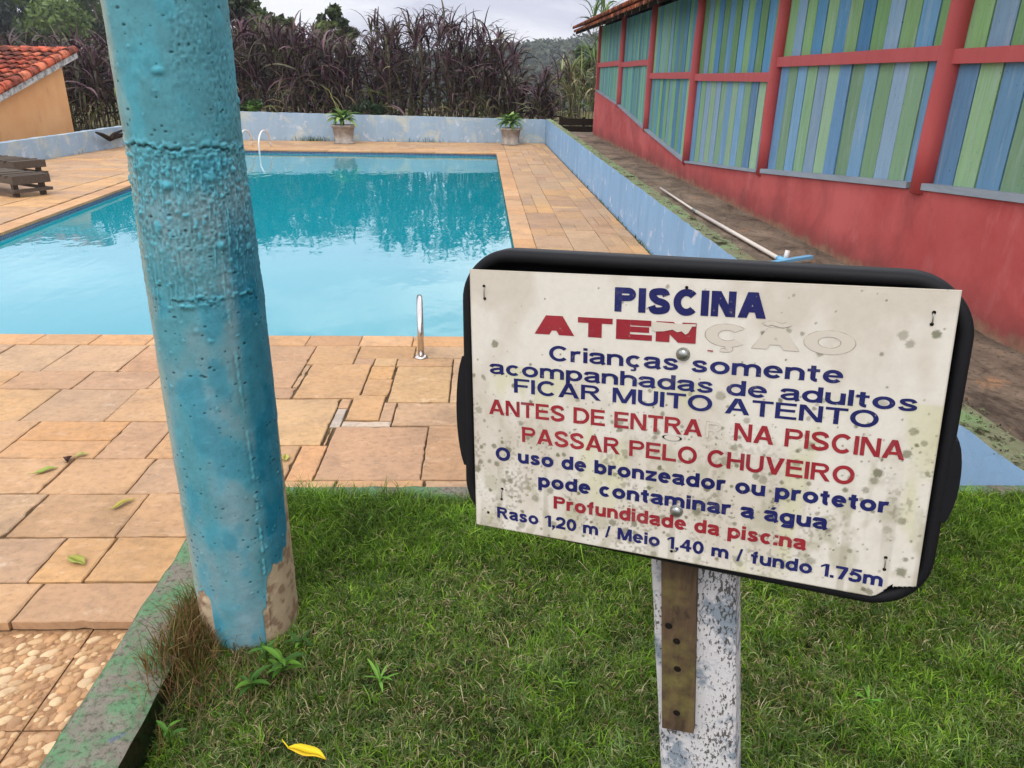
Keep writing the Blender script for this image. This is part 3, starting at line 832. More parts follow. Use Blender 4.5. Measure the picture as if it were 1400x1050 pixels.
# ------------------------------------------------------------------ the teal column
CC = Vector((-.582, 1.563)); CR = .110
face_th = math.atan2(-CC.y, -CC.x)
nt = 440
zz = np.concatenate([np.arange(-.09, 1.46, .0019), np.arange(1.47, 2.7, .06)])
nz = len(zz)
th = np.linspace(-math.pi, math.pi, nt, endpoint=False)       # measured from the side that faces the lawn's visitor
TH, ZZ = np.meshgrid(th, zz)
AR = TH * CR
Rr = np.zeros_like(TH)
Rr += .0024 * (fnoise(AR * 22 + 50, ZZ * 22 + 9, 61) - .5) + .0040 * (fnoise(AR * 6 + 50, ZZ * 4 + 9, 62) - .5)
under = np.clip((1.125 - ZZ) / .02, 0, 1) * np.clip((ZZ - .74) / .30, 0, 1)
rough_zone = under * np.clip((fnoise(AR * 9 + 10, ZZ * 7, 64) - .26) * 4, 0, 1) + .30 * np.clip((fnoise(AR * 7 + 40, ZZ * 5, 65) - .48) * 5, 0, 1) + .7 * (ZZ > 1.13) * np.clip((TH + .15) / .3, 0, 1) * np.clip((fnoise(AR * 10 + 80, ZZ * 6, 66) - .40) * 5, 0, 1)
fine_ = .6 * fnoise(AR * 230 + 10, ZZ * 160, 63, 2) + .4 * fnoise(AR * 90 + 10, ZZ * 60, 69, 2)
Rr += .0040 * rough_zone * (fine_ - .45)
clod = np.clip((fnoise(AR * 120 + 10, ZZ * 95, 67, 2) - .60) * 5, 0, 1) * under * np.clip((fnoise(AR * 16 + 10, ZZ * 12, 68) - .42) * 5, 0, 1)
Rr += .0022 * clod
pit = np.zeros_like(TH)
lump = np.zeros_like(TH)
r = np.random.default_rng(71)
def stamp(t0, z0, rt, rz, hgt, arr):
    j0 = np.searchsorted(zz, z0 - 3 * rz); j1 = np.searchsorted(zz, z0 + 3 * rz)
    i0 = np.searchsorted(th, t0 - 3 * rt / CR); i1 = np.searchsorted(th, t0 + 3 * rt / CR)
    if j1 <= j0 or i1 <= i0: return
    dt = (TH[j0:j1, i0:i1] - t0) * CR / rt; dz = (ZZ[j0:j1, i0:i1] - z0) / rz
    arr[j0:j1, i0:i1] += hgt * np.exp(-(dt * dt + dz * dz) ** 1.5)
for _ in range(1100):
    z0 = float(np.clip(1.115 - abs(r.normal(0, .13)), .2, 1.115)) if r.random() < .85 else r.uniform(.02, 1.4)
    s = r.uniform(.0010, .0030) * (1.0 if r.random() < .94 else 2.2)
    stamp(r.uniform(-2, 2), z0, s * r.uniform(.6, 2.0), s * r.uniform(.7, 1.8), s * .50, lump)
for _ in range(620):
    z0 = r.uniform(.1, 1.4); s = r.uniform(.0007, .0022)
    stamp(r.uniform(-2, 2), z0, s * r.uniform(.8, 2.2), s, s * .8, pit)
for _ in range(70):                                  # runs of thick paint
    t0 = r.uniform(-1.6, 1.6); z0 = r.uniform(.85, 1.1); L = r.uniform(.02, .09)
    for q in np.linspace(0, 1, 14): stamp(t0 + .01 * math.sin(q * 5), z0 - L * q, .0014, .004, .0007, lump)
t_line = math.radians(20)
for z0 in np.arange(0.0, .83, .006):                 # beaded run down the front
    if math.sin(z0 * 31) + math.sin(z0 * 73 + 1) < -.35: continue
    s = r.uniform(.0016, .0036)
    stamp(t_line + .06 * math.sin(z0 * 4) - .02 + r.uniform(-.01, .01), z0, s, s * 1.3, s * .55 * (1.2 if z0 < .35 else .7), lump)
crack = np.zeros_like(TH)
for zc, amp, t0, t1 in ((1.12, .8, -3.2, 3.2), (.832, .5, -.6, .9)):
    wob = zc + .012 * (fnoise(th * 2.2 + 5, th * 0 + zc * 10, 81) - .5) + .010 * (fnoise(th * 16 + 5, th * 0 + zc * 10, 82) - .5) - .012 * np.sin(th + .3) * .4
    m = (TH > t0) & (TH < t1) & True
    brk = np.clip((fnoise(th * 7 + 3, th * 0 + zc * 7, 83) - (.36 if zc > 1 else .46)) * 6, .03, 1)[None, :]
    dd = ZZ - wob[None, :]
    crack += m * amp * brk * np.exp(-((dd + .001) / .0022) ** 2)
    Rr += m * amp * (brk * .0022 * np.exp(-((dd - .006) / .0055) ** 2) * (.5 + vnoise(AR * 60, ZZ * 0, 87)))
for _ in range(170):
    zc = 1.12 if r.random() < .75 else .832
    s = r.uniform(.0010, .0034); stamp(r.uniform(-1.4, 1.4) * (1 if zc > 1 else .5), zc + r.uniform(-.016, .010), s * 1.8, s, s * .6, lump)
Rr += lump - pit - .0045 * crack
bare_edge = .10 + .07 * (fnoise(th * 3 + 11, th * 0, 91) - .5) * 2 + .10 * np.clip((th - .30) / .25, 0, 1) + .33 * np.clip((th - 1.12) / .18, 0, 1) - .16 * np.clip(1 - np.abs(th + .15) / .55, 0, 1)
bare = np.clip((bare_edge[None, :] + .05 * (fnoise(AR * 40 + 7, ZZ * 40, 92) - .5) - .06 * (np.abs(TH - .2) < .0) - ZZ) / .004, 0, 1)
bare *= ((TH > .22) | (TH < -.80))
Rr -= .0016 * bare
r_base = np.interp(ZZ, [0, .4, .8, 1.0, 1.10, 1.14, 1.5], [.1185, .1175, .1145, .109, .1055, .107, .108])
RR = r_base + Rr
ang = TH + face_th
V = np.stack([CC.x + RR * np.cos(ang), CC.y + RR * np.sin(ang), ZZ], 2).reshape(-1, 3)
c_teal = np.array(lin(78, 138, 148)); c_grey = np.array(lin(114, 144, 150)); c_deep = np.array(lin(24, 110, 134)); c_beige = np.array(lin(154, 156, 138)); c_bright = np.array(lin(72, 152, 168))
def mixc(c, k, f): return c * (1 - f[..., None]) + k * f[..., None]
C = np.broadcast_to(c_teal, TH.shape + (3,)).copy()
n_a = fnoise(AR * 12 + 30, ZZ * 6, 95); n_b = fnoise(AR * 20 + 30, ZZ * 11, 96)
C = mixc(C, c_grey, np.clip((n_a - .34) * 4, 0, .9) * np.clip((1.15 - ZZ) * 8, .15, 1))
C = mixc(C, np.array(lin(124, 152, 160)), np.clip(1 - np.abs(TH + .12 + .3 * (n_b - .5)) / .42, 0, 1) * np.clip((.80 - ZZ) * 5, 0, .75))
C = mixc(C, c_bright, np.clip((n_b - .46) * 3, 0, .6))
C = mixc(C, c_bright, clod * .8)
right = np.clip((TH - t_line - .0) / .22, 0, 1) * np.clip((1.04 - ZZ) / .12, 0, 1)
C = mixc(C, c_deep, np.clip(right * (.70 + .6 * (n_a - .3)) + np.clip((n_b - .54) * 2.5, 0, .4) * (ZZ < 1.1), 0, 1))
left = np.clip((-TH - 1.0 + .5 * (n_b - .5)) / .35, 0, 1)
C = mixc(C, c_beige, left * .75)
C = mixc(C, c_bright, np.clip((lump - .0009) / .0012, 0, .8))
C = mixc(C, np.array(lin(20, 40, 46)), np.clip(pit / .0016, 0, .85))
C = mixc(C, np.array(lin(24, 46, 50)), np.clip(crack * .9, 0, .8))
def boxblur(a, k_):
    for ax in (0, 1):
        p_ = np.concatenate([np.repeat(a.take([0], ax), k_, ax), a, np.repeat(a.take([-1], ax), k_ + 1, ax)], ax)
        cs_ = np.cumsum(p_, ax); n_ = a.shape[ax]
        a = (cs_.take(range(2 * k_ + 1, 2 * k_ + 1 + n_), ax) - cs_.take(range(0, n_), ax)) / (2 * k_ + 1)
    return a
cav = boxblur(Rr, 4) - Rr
C = mixc(C, np.array(lin(30, 62, 68)), np.clip(cav / .0016, 0, .42))  # crevice shading painted into the vertex colour, together with dirt in the pits
C = mixc(C, np.array(lin(96, 176, 190)), np.clip(-cav / .0020, 0, .22))  # highlight on raised spots painted into the vertex colour
c_bare = np.array(lin(176, 156, 128))
C = mixc(C, c_bare, bare)
C = mixc(C, np.array(lin(120, 92, 72)), bare * np.clip((fnoise(AR * 50, ZZ * 50, 97) - .52) * 5, 0, .7))
ii = np.arange(nt)[None, :] + (np.arange(nz - 1) * nt)[:, None]
jj = (np.arange(nt) + 1) % nt
i2 = jj[None, :] + (np.arange(nz - 1) * nt)[:, None]
Q = np.stack([ii, i2, i2 + nt, ii + nt], 2).reshape(-1, 4)
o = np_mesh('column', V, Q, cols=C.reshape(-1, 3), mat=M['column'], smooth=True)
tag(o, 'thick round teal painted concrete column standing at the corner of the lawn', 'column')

# ------------------------------------------------------------------ the pool sign
S0 = Vector((-.0123, .7684, CAM_Z - .1846))
SU = Vector((.90747, -.41445, .06874)).normalized()
SV = Vector((.02571, -.10852, -.99376)); SV = (SV - SU * SV.dot(SU)).normalized()
SN = SU.cross(SV).normalized()                                   # away from the viewer
BW, BH = .4478, .2924
sign = thing('pool_sign', 'dirty white pool rules board with blue and red lettering on a black tray and post', 'sign', (.30, .76, 0))
def s_pt(u, v, n=0.0): return S0 + SU * u + SV * v + SN * n
OFF = Vector(sign.location)
def t_pt(u, v, n=0.0): return s_pt(u - .012 * (v - .14), v + .0215 * (u - .225), n)
# tray: rounded outline swept with a rolled rim
def round_rect(u0, v0, u1, v1, r_, n=14):
    pts = []
    for cx, cy, a0 in ((u1 - r_, v1 - r_, 0), (u0 + r_, v1 - r_, 90), (u0 + r_, v0 + r_, 180), (u1 - r_, v0 + r_, 270)):
        for k_ in range(n + 1):
            a = math.radians(a0 + 90 * k_ / n); pts.append((cx + r_ * math.cos(a), cy + r_ * math.sin(a)))
    return pts
mb = MB(OFF)
prof = [(.002, .034), (.000, .028), (.000, .012), (.0012, .0062), (.004, .0034), (.008, .0030), (.0115, .0048), (.014, .010), (.017, .020), (.022, .0262), (.04, .028)]
prev = None; nrr = None
for d, n_ in prof:
    ring = [t_pt(u, v, n_) for u, v in round_rect(-.0145 + d, -.0168 + d, .4625 - d, .3005 - d, .056 - d)]
    b = mb.verts(ring); nrr = len(ring)
    if prev is not None:
        for k_ in range(nrr): mb.face((prev + k_, prev + (k_ + 1) % nrr, b + (k_ + 1) % nrr, b + k_), True)
    prev = b
mb.face(tuple(prev + k_ for k_ in range(nrr)))
ring = [t_pt(u, v, .034) for u, v in round_rect(-.0125, -.0148, .4605, .2985, .054)]
b = mb.verts(ring); mb.face(tuple(b + k_ for k_ in reversed(range(nrr))))
tray = mb.build('tray', M['tray'], sign)
for side in (0, 1):
    mb = MB(OFF)
    vs = np.linspace(.101, .228, 13) if side == 0 else np.linspace(.126, .204, 13)
    outp = []
    for v in vs:
        t = (v - vs[0]) / (vs[-1] - vs[0])
        bul = .0105 * math.sin(math.pi * min(1, max(0, t * .96 + .02))) ** .55
        outp.append(((-.0125 - bul) if side == 0 else (.4620 + bul * .75), v))
    inn = -.006 if side == 0 else .4565
    fr = [t_pt(u, v, .0045) for u, v in outp]; fi = [t_pt(inn, v, .0040) for u, v in outp]
    bk = [t_pt(u, v, .022) for u, v in outp]; bi = [t_pt(inn, v, .022) for u, v in outp]
    mb.strip(fi, fr, False); mb.strip(fr, bk, False); mb.strip(bk, bi, False)
    mb.poly([fi[0], fr[0], bk[0], bi[0]]); mb.poly([fi[-1], bi[-1], bk[-1], fr[-1]])
    mb.build('handle', M['tray'], tray)
# the printed sheet: fine grid that carries its own dirt
du = .0009
nu, nv = int(BW / du), int(BH / du)
U, Vv = np.meshgrid(np.linspace(0, BW, nu), np.linspace(0, BH, nv))
C = np.broadcast_to(np.array(lin(206, 200, 188)), U.shape + (3,)).copy()
C = mixc(C, np.array(lin(186, 176, 160)), np.clip((fnoise(U * 22, Vv * 16, 101) - .45) * 3, 0, .7))
C = mixc(C, np.array(lin(160, 156, 130)), np.clip((fnoise(U * 60, Vv * 34, 102) - .56) * 4, 0, .6) * np.clip((Vv - .09) * 9, 0, 1))
C = mixc(C, np.array(lin(190, 188, 150)), np.clip((fnoise(U * 30 + 4, Vv * 10, 104) - .56) * 5, 0, .6) * (Vv > .1))
r = np.random.default_rng(105)
mould = np.zeros_like(U)
def spot(u, v, rad, a, soft=.35):
    i0, i1 = int(max(0, (u - 2 * rad) / du)), int(min(nu, (u + 2 * rad) / du + 1)); j0, j1 = int(max(0, (v - 2 * rad) / du)), int(min(nv, (v + 2 * rad) / du + 1))
    if i1 <= i0 or j1 <= j0: return
    uu = U[j0:j1, i0:i1]; vv = Vv[j0:j1, i0:i1]
    d = np.hypot(uu - u, vv - v) / rad * (1 + .5 * (vnoise(uu * 900, vv * 900, 106) - .5))
    mould[j0:j1, i0:i1] = np.maximum(mould[j0:j1, i0:i1], a * np.clip((1.05 - d) / soft, 0, 1))
for _ in range(1500):
    u = r.uniform(0, BW); v = r.uniform(0, BH)
    dens = .10 + .9 * np.clip((v - .10) / .06, 0, 1) * (1 - .45 * np.clip((v - .25) / .04, 0, 1)) * (1 - .45 * (u > .36))
    if r.random() > dens * (.3 + 1.4 * vnoise(np.array(u * 14), np.array(v * 14), 107)): continue
    big = r.random()
    spot(u, v, r.uniform(.0006, .0013) if big < .72 else (r.uniform(.0014, .0028) if big < .95 else r.uniform(.003, .005)), r.uniform(.45, .9))
for u, v, rad, a in ((.400, .103, .0045, .45), (.38, .098, .0022, .7), (.345, .062, .0034, .6), (.296, .047, .003, .8), (.30, .0435, .0022, .6), (.027, .214, .0035, .75), (.018, .212, .0028, .6),
                     (.007, .214, .0035, .7), (.041, .196, .0045, .8), (.024, .193, .0035, .75), (.013, .193, .002, .6), (.043, .232, .0036, .7), (.425, .147, .0045, .75), (.404, .168, .0048, .85), (.402, .176, .0038, .6),
                     (.396, .186, .0035, .6), (.437, .135, .003, .6), (.430, .125, .002, .7), (.418, .222, .0045, .4), (.434, .262, .005, .75), (.436, .249, .0025, .7), (.352, .105, .003, .55), (.262, .110, .005, .5),
                     (.41, .288, .004, .7), (.094, .276, .0045, .6), (.056, .283, .005, .5), (.205, .290, .004, .6), (.263, .213, .003, .6), (.30, .187, .004, .7), (.345, .15, .005, .65), (.335, .168, .004, .55), (.27, .176, .005, .5)):
    spot(u, v, rad, a)
C = mixc(C, np.array(lin(96, 96, 68)), mould)
cluster = np.clip((fnoise(U * 45, Vv * 26, 110) - .5) * 5, 0, 1) * np.clip((vnoise(U * 420, Vv * 420, 111) - .52) * 4, 0, 1) * np.clip((Vv - .12) * 12, 0, 1)
C = mixc(C, np.array(lin(110, 104, 84)), cluster * .55)
streak = np.clip((vnoise(U * 130, Vv * 6, 112) - .7) * 3, 0, .4) * np.clip((Vv - .14) * 8, 0, 1)
C = mixc(C, np.array(lin(140, 134, 110)), streak)
edge = np.minimum(np.minimum(U, BW - U), np.minimum(Vv, BH - Vv))
C = mixc(C, np.array(lin(150, 140, 120)), np.clip(1 - edge / .0018, 0, 1) * .5)
P0 = np.array(S0 - OFF)
pts = P0 + U[..., None] * np.array(SU) + Vv[..., None] * np.array(SV) + (np.array(SN) * (.0006 * (fnoise(U * 9, Vv * 9, 113) - .5))[..., None])
idx = np.arange(nu * nv).reshape(nv, nu)
q = np.stack([idx[:-1, :-1], idx[:-1, 1:], idx[1:, 1:], idx[1:, :-1]], 2).reshape(-1, 4)[:, ::-1]
cu = U[:-1, :-1].ravel() + du / 2; cv = Vv[:-1, :-1].ravel() + du / 2
# broken lower right corner
lim = np.where(cu < .4116, .2930, np.where(cu < .4285, .2925 - (cu - .4116) * .86 + .0016 * np.sin((cu - .4116) * 300), .2786 - (cu - .4285) * .22))
q = q[cv < lim]
board = np_mesh('board', pts.reshape(-1, 3), q, cols=C.reshape(-1, 3), mat=M['board'], parent=sign)
sol = board.modifiers.new('thickness', 'SOLIDIFY'); sol.thickness = .0022; sol.offset = -1

# letter shapes: bold grotesque capitals, small letters and figures built from strokes and bars
GH, GX_ = .72, .53
def arc(cx, cy, rx, ry, a0, a1, n=14):
    return [(cx + rx * math.cos(math.radians(a0 + (a1 - a0) * i / n)), cy + ry * math.sin(math.radians(a0 + (a1 - a0) * i / n))) for i in range(n + 1)]
def smooth_line(p, n=6):
    out = []
    for i in range(len(p) - 1):
        p0, p1, p2, p3 = p[max(i - 1, 0)], p[i], p[i + 1], p[min(i + 2, len(p) - 1)]
        for k_ in range(n):
            t = k_ / n
            out.append(tuple(.5 * (2 * p1[c] + (p2[c] - p0[c]) * t + (2 * p0[c] - 5 * p1[c] + 4 * p2[c] - p3[c]) * t * t + (3 * p1[c] - p0[c] - 3 * p2[c] + p3[c]) * t ** 3) for c in (0, 1)))
    return out + [p[-1]]
def glyph(ch, w):
    """-> list of ('s', centre line, closed, width) and ('p', polygon), advance"""
    h = w / 2; g = w * .86; e = g / 2; d = w * 1.16; X = GX_; H = GH
    R_ = lambda x0, y0, x1, y1: ('p', [(x0, y0), (x1, y0), (x1, y1), (x0, y1)])
    S_ = lambda p, c=False, ww=None: ('s', p, c, ww or w)
    def diag(x0, x1, y0, y1, dd): return ('p', [(x0, y0), (x0 + dd, y0), (x1 + dd, y1), (x1, y1)])
    def ring(x, W_): return S_(arc(x + W_ / 2, X / 2, W_ / 2 - h, X / 2 - e + .012, 0, 360, 28)[:-1], True)
    def arch(x, W_): return S_(arc(x + W_ / 2, X - e - .155, W_ / 2 - h, .165, 170, 0, 12) + [(x + W_ - h, 0)])
    if ch == 'A' or ch == 'Ã':
        W = .72; y = .16; k_ = lambda yy: (W / 2 - d * .5) * yy / H
        c = [diag(0, W / 2 - d * .55, 0, H, d), diag(W - d, W / 2 - d * .45, 0, H, d), R_(k_(y) + d * .6, y, W - k_(y) - d * .6, y + g * .92)]
        if ch == 'Ã': c.append(S_(smooth_line([(.18, H + .09), (.27, H + .16), (.36, H + .125), (.45, H + .09), (.54, H + .16)]), False, w * .6))
        return c, W
    if ch == 'V': W = .68; return [diag(W / 2 - d * .5, 0, 0, H, d), diag(W / 2 - d * .5, W - d, 0, H, d)], W
    if ch in 'CÇ':
        W = .70; c = [S_(arc(W / 2 + .02, H / 2, W / 2 - h, H / 2 - e + .012, 42, 318, 28))]
        if ch == 'Ç': c.append(S_(smooth_line([(W / 2 + .03, -.01), (W / 2 + .06, -.07), (W / 2 + .04, -.15), (W / 2 - .08, -.15)]), False, w * .55))
        return c, W
    if ch == 'D': W = .68; return [S_([(h, e), (.28, e)] + arc(.30, H / 2, W - .30 - h, H / 2 - e, -90, 90, 16) + [(.28, H - e), (h, H - e)], True)], W
    if ch == 'E': W = .60; return [R_(0, 0, w, H), R_(w, 0, W, g), R_(w, H - g, W - .02, H), R_(w, H / 2 - e + .02, W - .05, H / 2 + e + .02)], W
    if ch == 'F': W = .56; return [R_(0, 0, w, H), R_(w, H - g, W, H), R_(w, H / 2 - e, W - .06, H / 2 + e)], W
    if ch == 'H': W = .64; return [R_(0, 0, w, H), R_(W - w, 0, W, H), R_(w, H / 2 - e + .02, W - w, H / 2 + e + .02)], W
    if ch == 'I': return [R_(0, 0, w, H)], w
    if ch == 'L': W = .55; return [R_(0, 0, w, H), R_(w, 0, W, g)], W
    if ch == 'M': W = .76; q = d * .9; return [R_(0, 0, w * .92, H), R_(W - w * .92, 0, W, H), diag(W / 2 - q / 2, .02, 0, H, q), diag(W / 2 - q / 2, W - q - .02, 0, H, q)], W
    if ch == 'N': W = .64; return [R_(0, 0, w * .95, H), R_(W - w * .95, 0, W, H), diag(W - d - .005, .005, 0, H, d)], W
    if ch == 'O': W = .74; return [S_(arc(W / 2, H / 2, W / 2 - h, H / 2 - e + .012, 0, 360, 36)[:-1], True)], W
    if ch in 'PR':
        W = .62; m = H - .40
        c = [R_(0, 0, w, H), S_([(w, H - e), (.36, H - e)] + arc(.38, (H + m) / 2, W - .38 - h, (H - m) / 2 - e, 90, -90, 12) + [(.36, m + e), (w, m + e)], False, g)]
        if ch == 'R': W = .68; c.append(diag(W - d, .24, 0, m + e, d))
        return c, W
    if ch == 'S':
        W = .62
        return [S_(smooth_line([(W - h - .015, H - .20), (W - h - .07, H - .10), (W / 2, H - e + .008), (h + .04, H - .12), (h + .035, H - .24), (W / 2 - .06, H / 2 + .015), (W / 2 + .10, H / 2 - .035), (W - h - .015, .25), (W - h - .03, .13), (W / 2, e - .008), (h + .06, .10), (h, .215)]))], W
    if ch == 'T': W = .60; return [R_(0, H - g, W, H), R_(W / 2 - h, 0, W / 2 + h, H - g)], W
    if ch == 'U': W = .64; return [S_([(h, H)] + arc(W / 2, .25, W / 2 - h, .25 - e + .012, 180, 360, 16) + [(W - h, H)])], W
    if ch in 'aáã':
        W = .52
        c = [S_(smooth_line([(h - .02, X - .165), (.10, X - .07), (W / 2 - .01, X - e + .01), (W - h - .05, X - .075), (W - h - .015, X - .17), (W - h - .015, .11), (W - .03, 0)])),
             S_(smooth_line([(W - h - .02, X / 2 + .035), (W / 2 - .02, X / 2 + .01), (h + .015, X / 2 - .06), (h + .0, .13), (.19, e - .008), (W - h - .08, .085), (W - h - .02, .17)]), False, w * .86)]
        if ch == 'á': c.append(diag(W / 2 - .05, W / 2 + .03, X + .07, X + .21, w * .85))
        return c, W
    if ch in 'bdpqg':
        W = .56; c = [ring(0, W)]
        if ch == 'b': c.append(R_(0, 0, w, H))
        if ch == 'd': c.append(R_(W - w, 0, W, H))
        if ch == 'p': c.append(R_(0, -.20, w, X))
        if ch == 'g': c += [S_([(W - h, X), (W - h, -.04)] + arc(W / 2, -.04, W / 2 - h, .16 - e, 0, -150, 12), False)]
        return c, W
    if ch in 'cç':
        W = .53; c = [S_(arc(W / 2 + .015, X / 2, W / 2 - h, X / 2 - e + .012, 45, 315, 24))]
        if ch == 'ç': c.append(S_(smooth_line([(W / 2 + .02, -.01), (W / 2 + .06, -.07), (W / 2 + .03, -.15), (W / 2 - .08, -.15)]), False, w * .55))
        return c, W
    if ch == 'e': W = .54; return [S_(arc(W / 2, X / 2, W / 2 - h, X / 2 - e + .012, -2, 322, 28)), R_(w * .8, X / 2 - e * .8 + .01, W - .01, X / 2 + e * .8 + .01)], W
    if ch == 'f': W = .36; return [S_([(.10 + h, 0), (.10 + h, H - .17)] + arc(.10 + h + .12, H - .17, .12, .17 - e, 180, 85, 8)), R_(0, X - g, W - .03, X)], W
    if ch == 'h': W = .54; return [R_(0, 0, w, H), arch(0, W)], W
    if ch == 'i': return [R_(0, 0, w, X), R_(0, H - g, w, H)], w
    if ch == ':' : return [R_(0, 0, w, g), R_(w * .2, X - g * .9, w * 1.1, X)], w
    if ch == 'l': return [R_(0, 0, w, H)], w
    if ch == 'm': W = .84; v = (W + w) / 2; return [R_(0, 0, w, X), arch(0, v), arch(v - w, v)], W
    if ch == 'n': W = .54; return [R_(0, 0, w, X), arch(0, W)], W
    if ch == 'o': W = .58; return [ring(0, W)], W
    if ch == 'r': W = .37; return [R_(0, 0, w, X), S_(arc(h + .20, X - e - .16, .20, .17, 175, 72, 8))], W
    if ch == 's':
        W = .50
        return [S_(smooth_line([(W - h - .01, X - .165), (W - h - .07, X - .075), (W / 2, X - e + .01), (h + .05, X - .085), (h + .04, X - .17), (W / 2 - .04, X / 2 + .01), (W / 2 + .08, X / 2 - .03), (W - h - .015, .185), (W - h - .035, .10), (W / 2, e - .01), (h + .05, .075), (h, .165)]), False, w * .9)], W
    if ch == 't': W = .36; return [S_([(.09 + h, H - .05), (.09 + h, .15)] + arc(.09 + h + .11, .15, .11, .15 - e + .01, 180, 275, 8)), R_(0, X - g, W - .02, X)], W
    if ch == 'u': W = .54; return [R_(W - w, 0, W, X), S_([(h, X)] + arc(W / 2, e + .155, W / 2 - h, .165, 180, 350, 12))], W
    if ch == 'z': W = .48; return [R_(0, 0, W, g), R_(0, X - g, W, X), diag(.01, W - d - .01, g * .9, X - g * .9, d)], W
    if ch == '0': W = .55; return [S_(arc(W / 2, H / 2, W / 2 - h, H / 2 - e + .01, 0, 360, 30)[:-1], True)], W
    if ch == '1': W = .36; return [R_(W - w, 0, W, H), ('p', [(0, H - .24), (W - w, H - .12), (W - w, H), (W - w * .95, H), (0, H - .13)])], W
    if ch == '2': W = .54; return [S_(smooth_line([(h - .01, H - .22), (.12, H - .09), (W / 2, H - e + .01), (W - h - .04, H - .11), (W - h, H - .23), (W - .16, H / 2 - .04), (.17, .17), (.10, .08)])), R_(0, 0, W, g)], W
    if ch == '4': W = .58; return [R_(W - w - .09, 0, W - .09, H), R_(0, .16, W, .16 + g), diag(0, W - .09 - w, .20, H, w * .9)], W
    if ch == '5': W = .54; return [R_(.10, H - g, W - .02, H), diag(.03, .10, H / 2 - .02, H, w * .8), S_(smooth_line([(.05, H / 2 - .01), (.16, H / 2 + .085), (W / 2 + .02, H / 2 + .08), (W - h - .03, H / 2 + .0), (W - h, .23), (W - h - .05, .10), (W / 2 - .02, e - .01), (.09, .08), (h - .01, .19)]))], W
    if ch == '7': W = .53; return [R_(0, H - g, W, H), diag(.12, W - d * .95, 0, H - g * .9, d)], W
    if ch == ',': return [R_(0, 0, w, g), diag(-.02, w * .45, -.13, .01, w * .5)], w
    if ch == '.': return [R_(0, 0, w, g)], w
    if ch == '/': W = .30; return [diag(0, W - w * .7, -.02, H, w * .7)], W
    return [], .30
def text_mesh(body, u0, u1, vbase, cap_h, name, mat, w=.15, n_=-.0004, slope=0.0, track=.062, grow=0.0):
    """one vinyl line: letters set between u0 and u1 with the given capital height"""
    pen = 0.0; V_ = []; F_ = []; lay = 0
    for ch in body:
        comps, adv = glyph(ch, w)
        for cp in comps:
            lay = (lay + 1) % 7; nn = n_ - .00003 * lay
            if cp[0] == 'p':
                pts_ = cp[1]
                if grow:
                    cx = sum(p[0] for p in pts_) / len(pts_); cy = sum(p[1] for p in pts_) / len(pts_)
                    pts_ = [(p[0] + math.copysign(grow, p[0] - cx), p[1] + math.copysign(grow, p[1] - cy)) for p in pts_]
                b = len(V_); V_ += [(pen + x, y, nn) for x, y in pts_]; F_.append(tuple(range(b, b + len(pts_))))
            else:
                _, pts_, closed, ww = cp; ww = ww + 2 * grow
                P_ = [Vector(p) for p in pts_]; n = len(P_); b = len(V_)
                for i in range(n):
                    pa = P_[(i - 1) % n] if (closed or i > 0) else None; pb = P_[(i + 1) % n] if (closed or i < n - 1) else None
                    t1 = (P_[i] - pa) if pa is not None else None; t2 = (pb - P_[i]) if pb is not None else None
                    t1 = t1.normalized() if t1 is not None and t1.length > 1e-6 else None; t2 = t2.normalized() if t2 is not None and t2.length > 1e-6 else None
                    t = ((t1 or t2) + (t2 or t1))
                    t = t.normalized() if t.length > 1e-4 else (t2 or t1)
                    nm = Vector((-t.y, t.x)); ref = t2 or t1
                    k_ = min(1.6, 1 / max(.3, abs(nm.dot(Vector((-ref.y, ref.x))))))
                    for sg in (1, -1):
                        q_ = P_[i] + nm * (ww / 2 * k_ * sg); V_.append((pen + q_.x, q_.y, nn))
                for i in range(n if closed else n - 1):
                    j_ = (i + 1) % n; F_.append((b + 2 * i, b + 2 * i + 1, b + 2 * j_ + 1, b + 2 * j_))
        pen += adv + (track if ch != ' ' else track * .3)
    x1 = pen - track
    A_ = np.array(V_)
    us = u0 + A_[:, 0] / x1 * (u1 - u0); vs = vbase + slope * (us - u0) - A_[:, 1] * (cap_h / GH)
    p = P0 + us[:, None] * np.array(SU) + vs[:, None] * np.array(SV) + A_[:, 2:3] * np.array(SN)
    me = bpy.data.meshes.new(name); me.from_pydata([tuple(q_) for q_ in p], [], F_); me.update()
    return link_mesh(name, me, mat, board)
LINES = [('PISCINA', .156, .297, .0350, .0238, 'navy', .205, -.012), ('ATEN', .0724, .2357, .0632, .0198, 'red', .235, -.012),
         ('Crianças somente', .0877, .3665, .0902, .0156, 'navy', .142, -.010), ('acompanhadas de adultos', .021, .4282, .1105, .0148, 'navy', .142, -.009),
         ('FICAR MUITO ATENTO', .0488, .3991, .1290, .0156, 'navy', .138, -.010), ('ANTES DE ENTRA', .0191, .2471, .1564, .0172, 'red', .145, -.013),
         ('NA PISCINA', .2769, .4234, .1533, .0180, 'red', .145, -.004), ('PASSAR PELO CHUVEIRO', .0576, .3855, .1838, .0174, 'red', .145, -.004),
         ('O uso de bronzeador ou protetor', .026, .4166, .2088, .0150, 'navy', .178, -.008), ('pode contaminar a água', .0761, .3672, .2330, .0150, 'navy', .178, -.006),
         ('Profundidade da pisc:na', .094, .3506, .2562, .0148, 'red', .176, -.001), ('Raso 1,20 m / Meio 1,40 m / fundo 1.75m', .0265, .4202, .2790, .0136, 'navy', .168, .003)]
for body, u0, u1, vb, hc, ink_, w_, sl in LINES:
    text_mesh(body, u0, u1, vb, hc, 'lettering', M[ink_], w_, slope=sl)
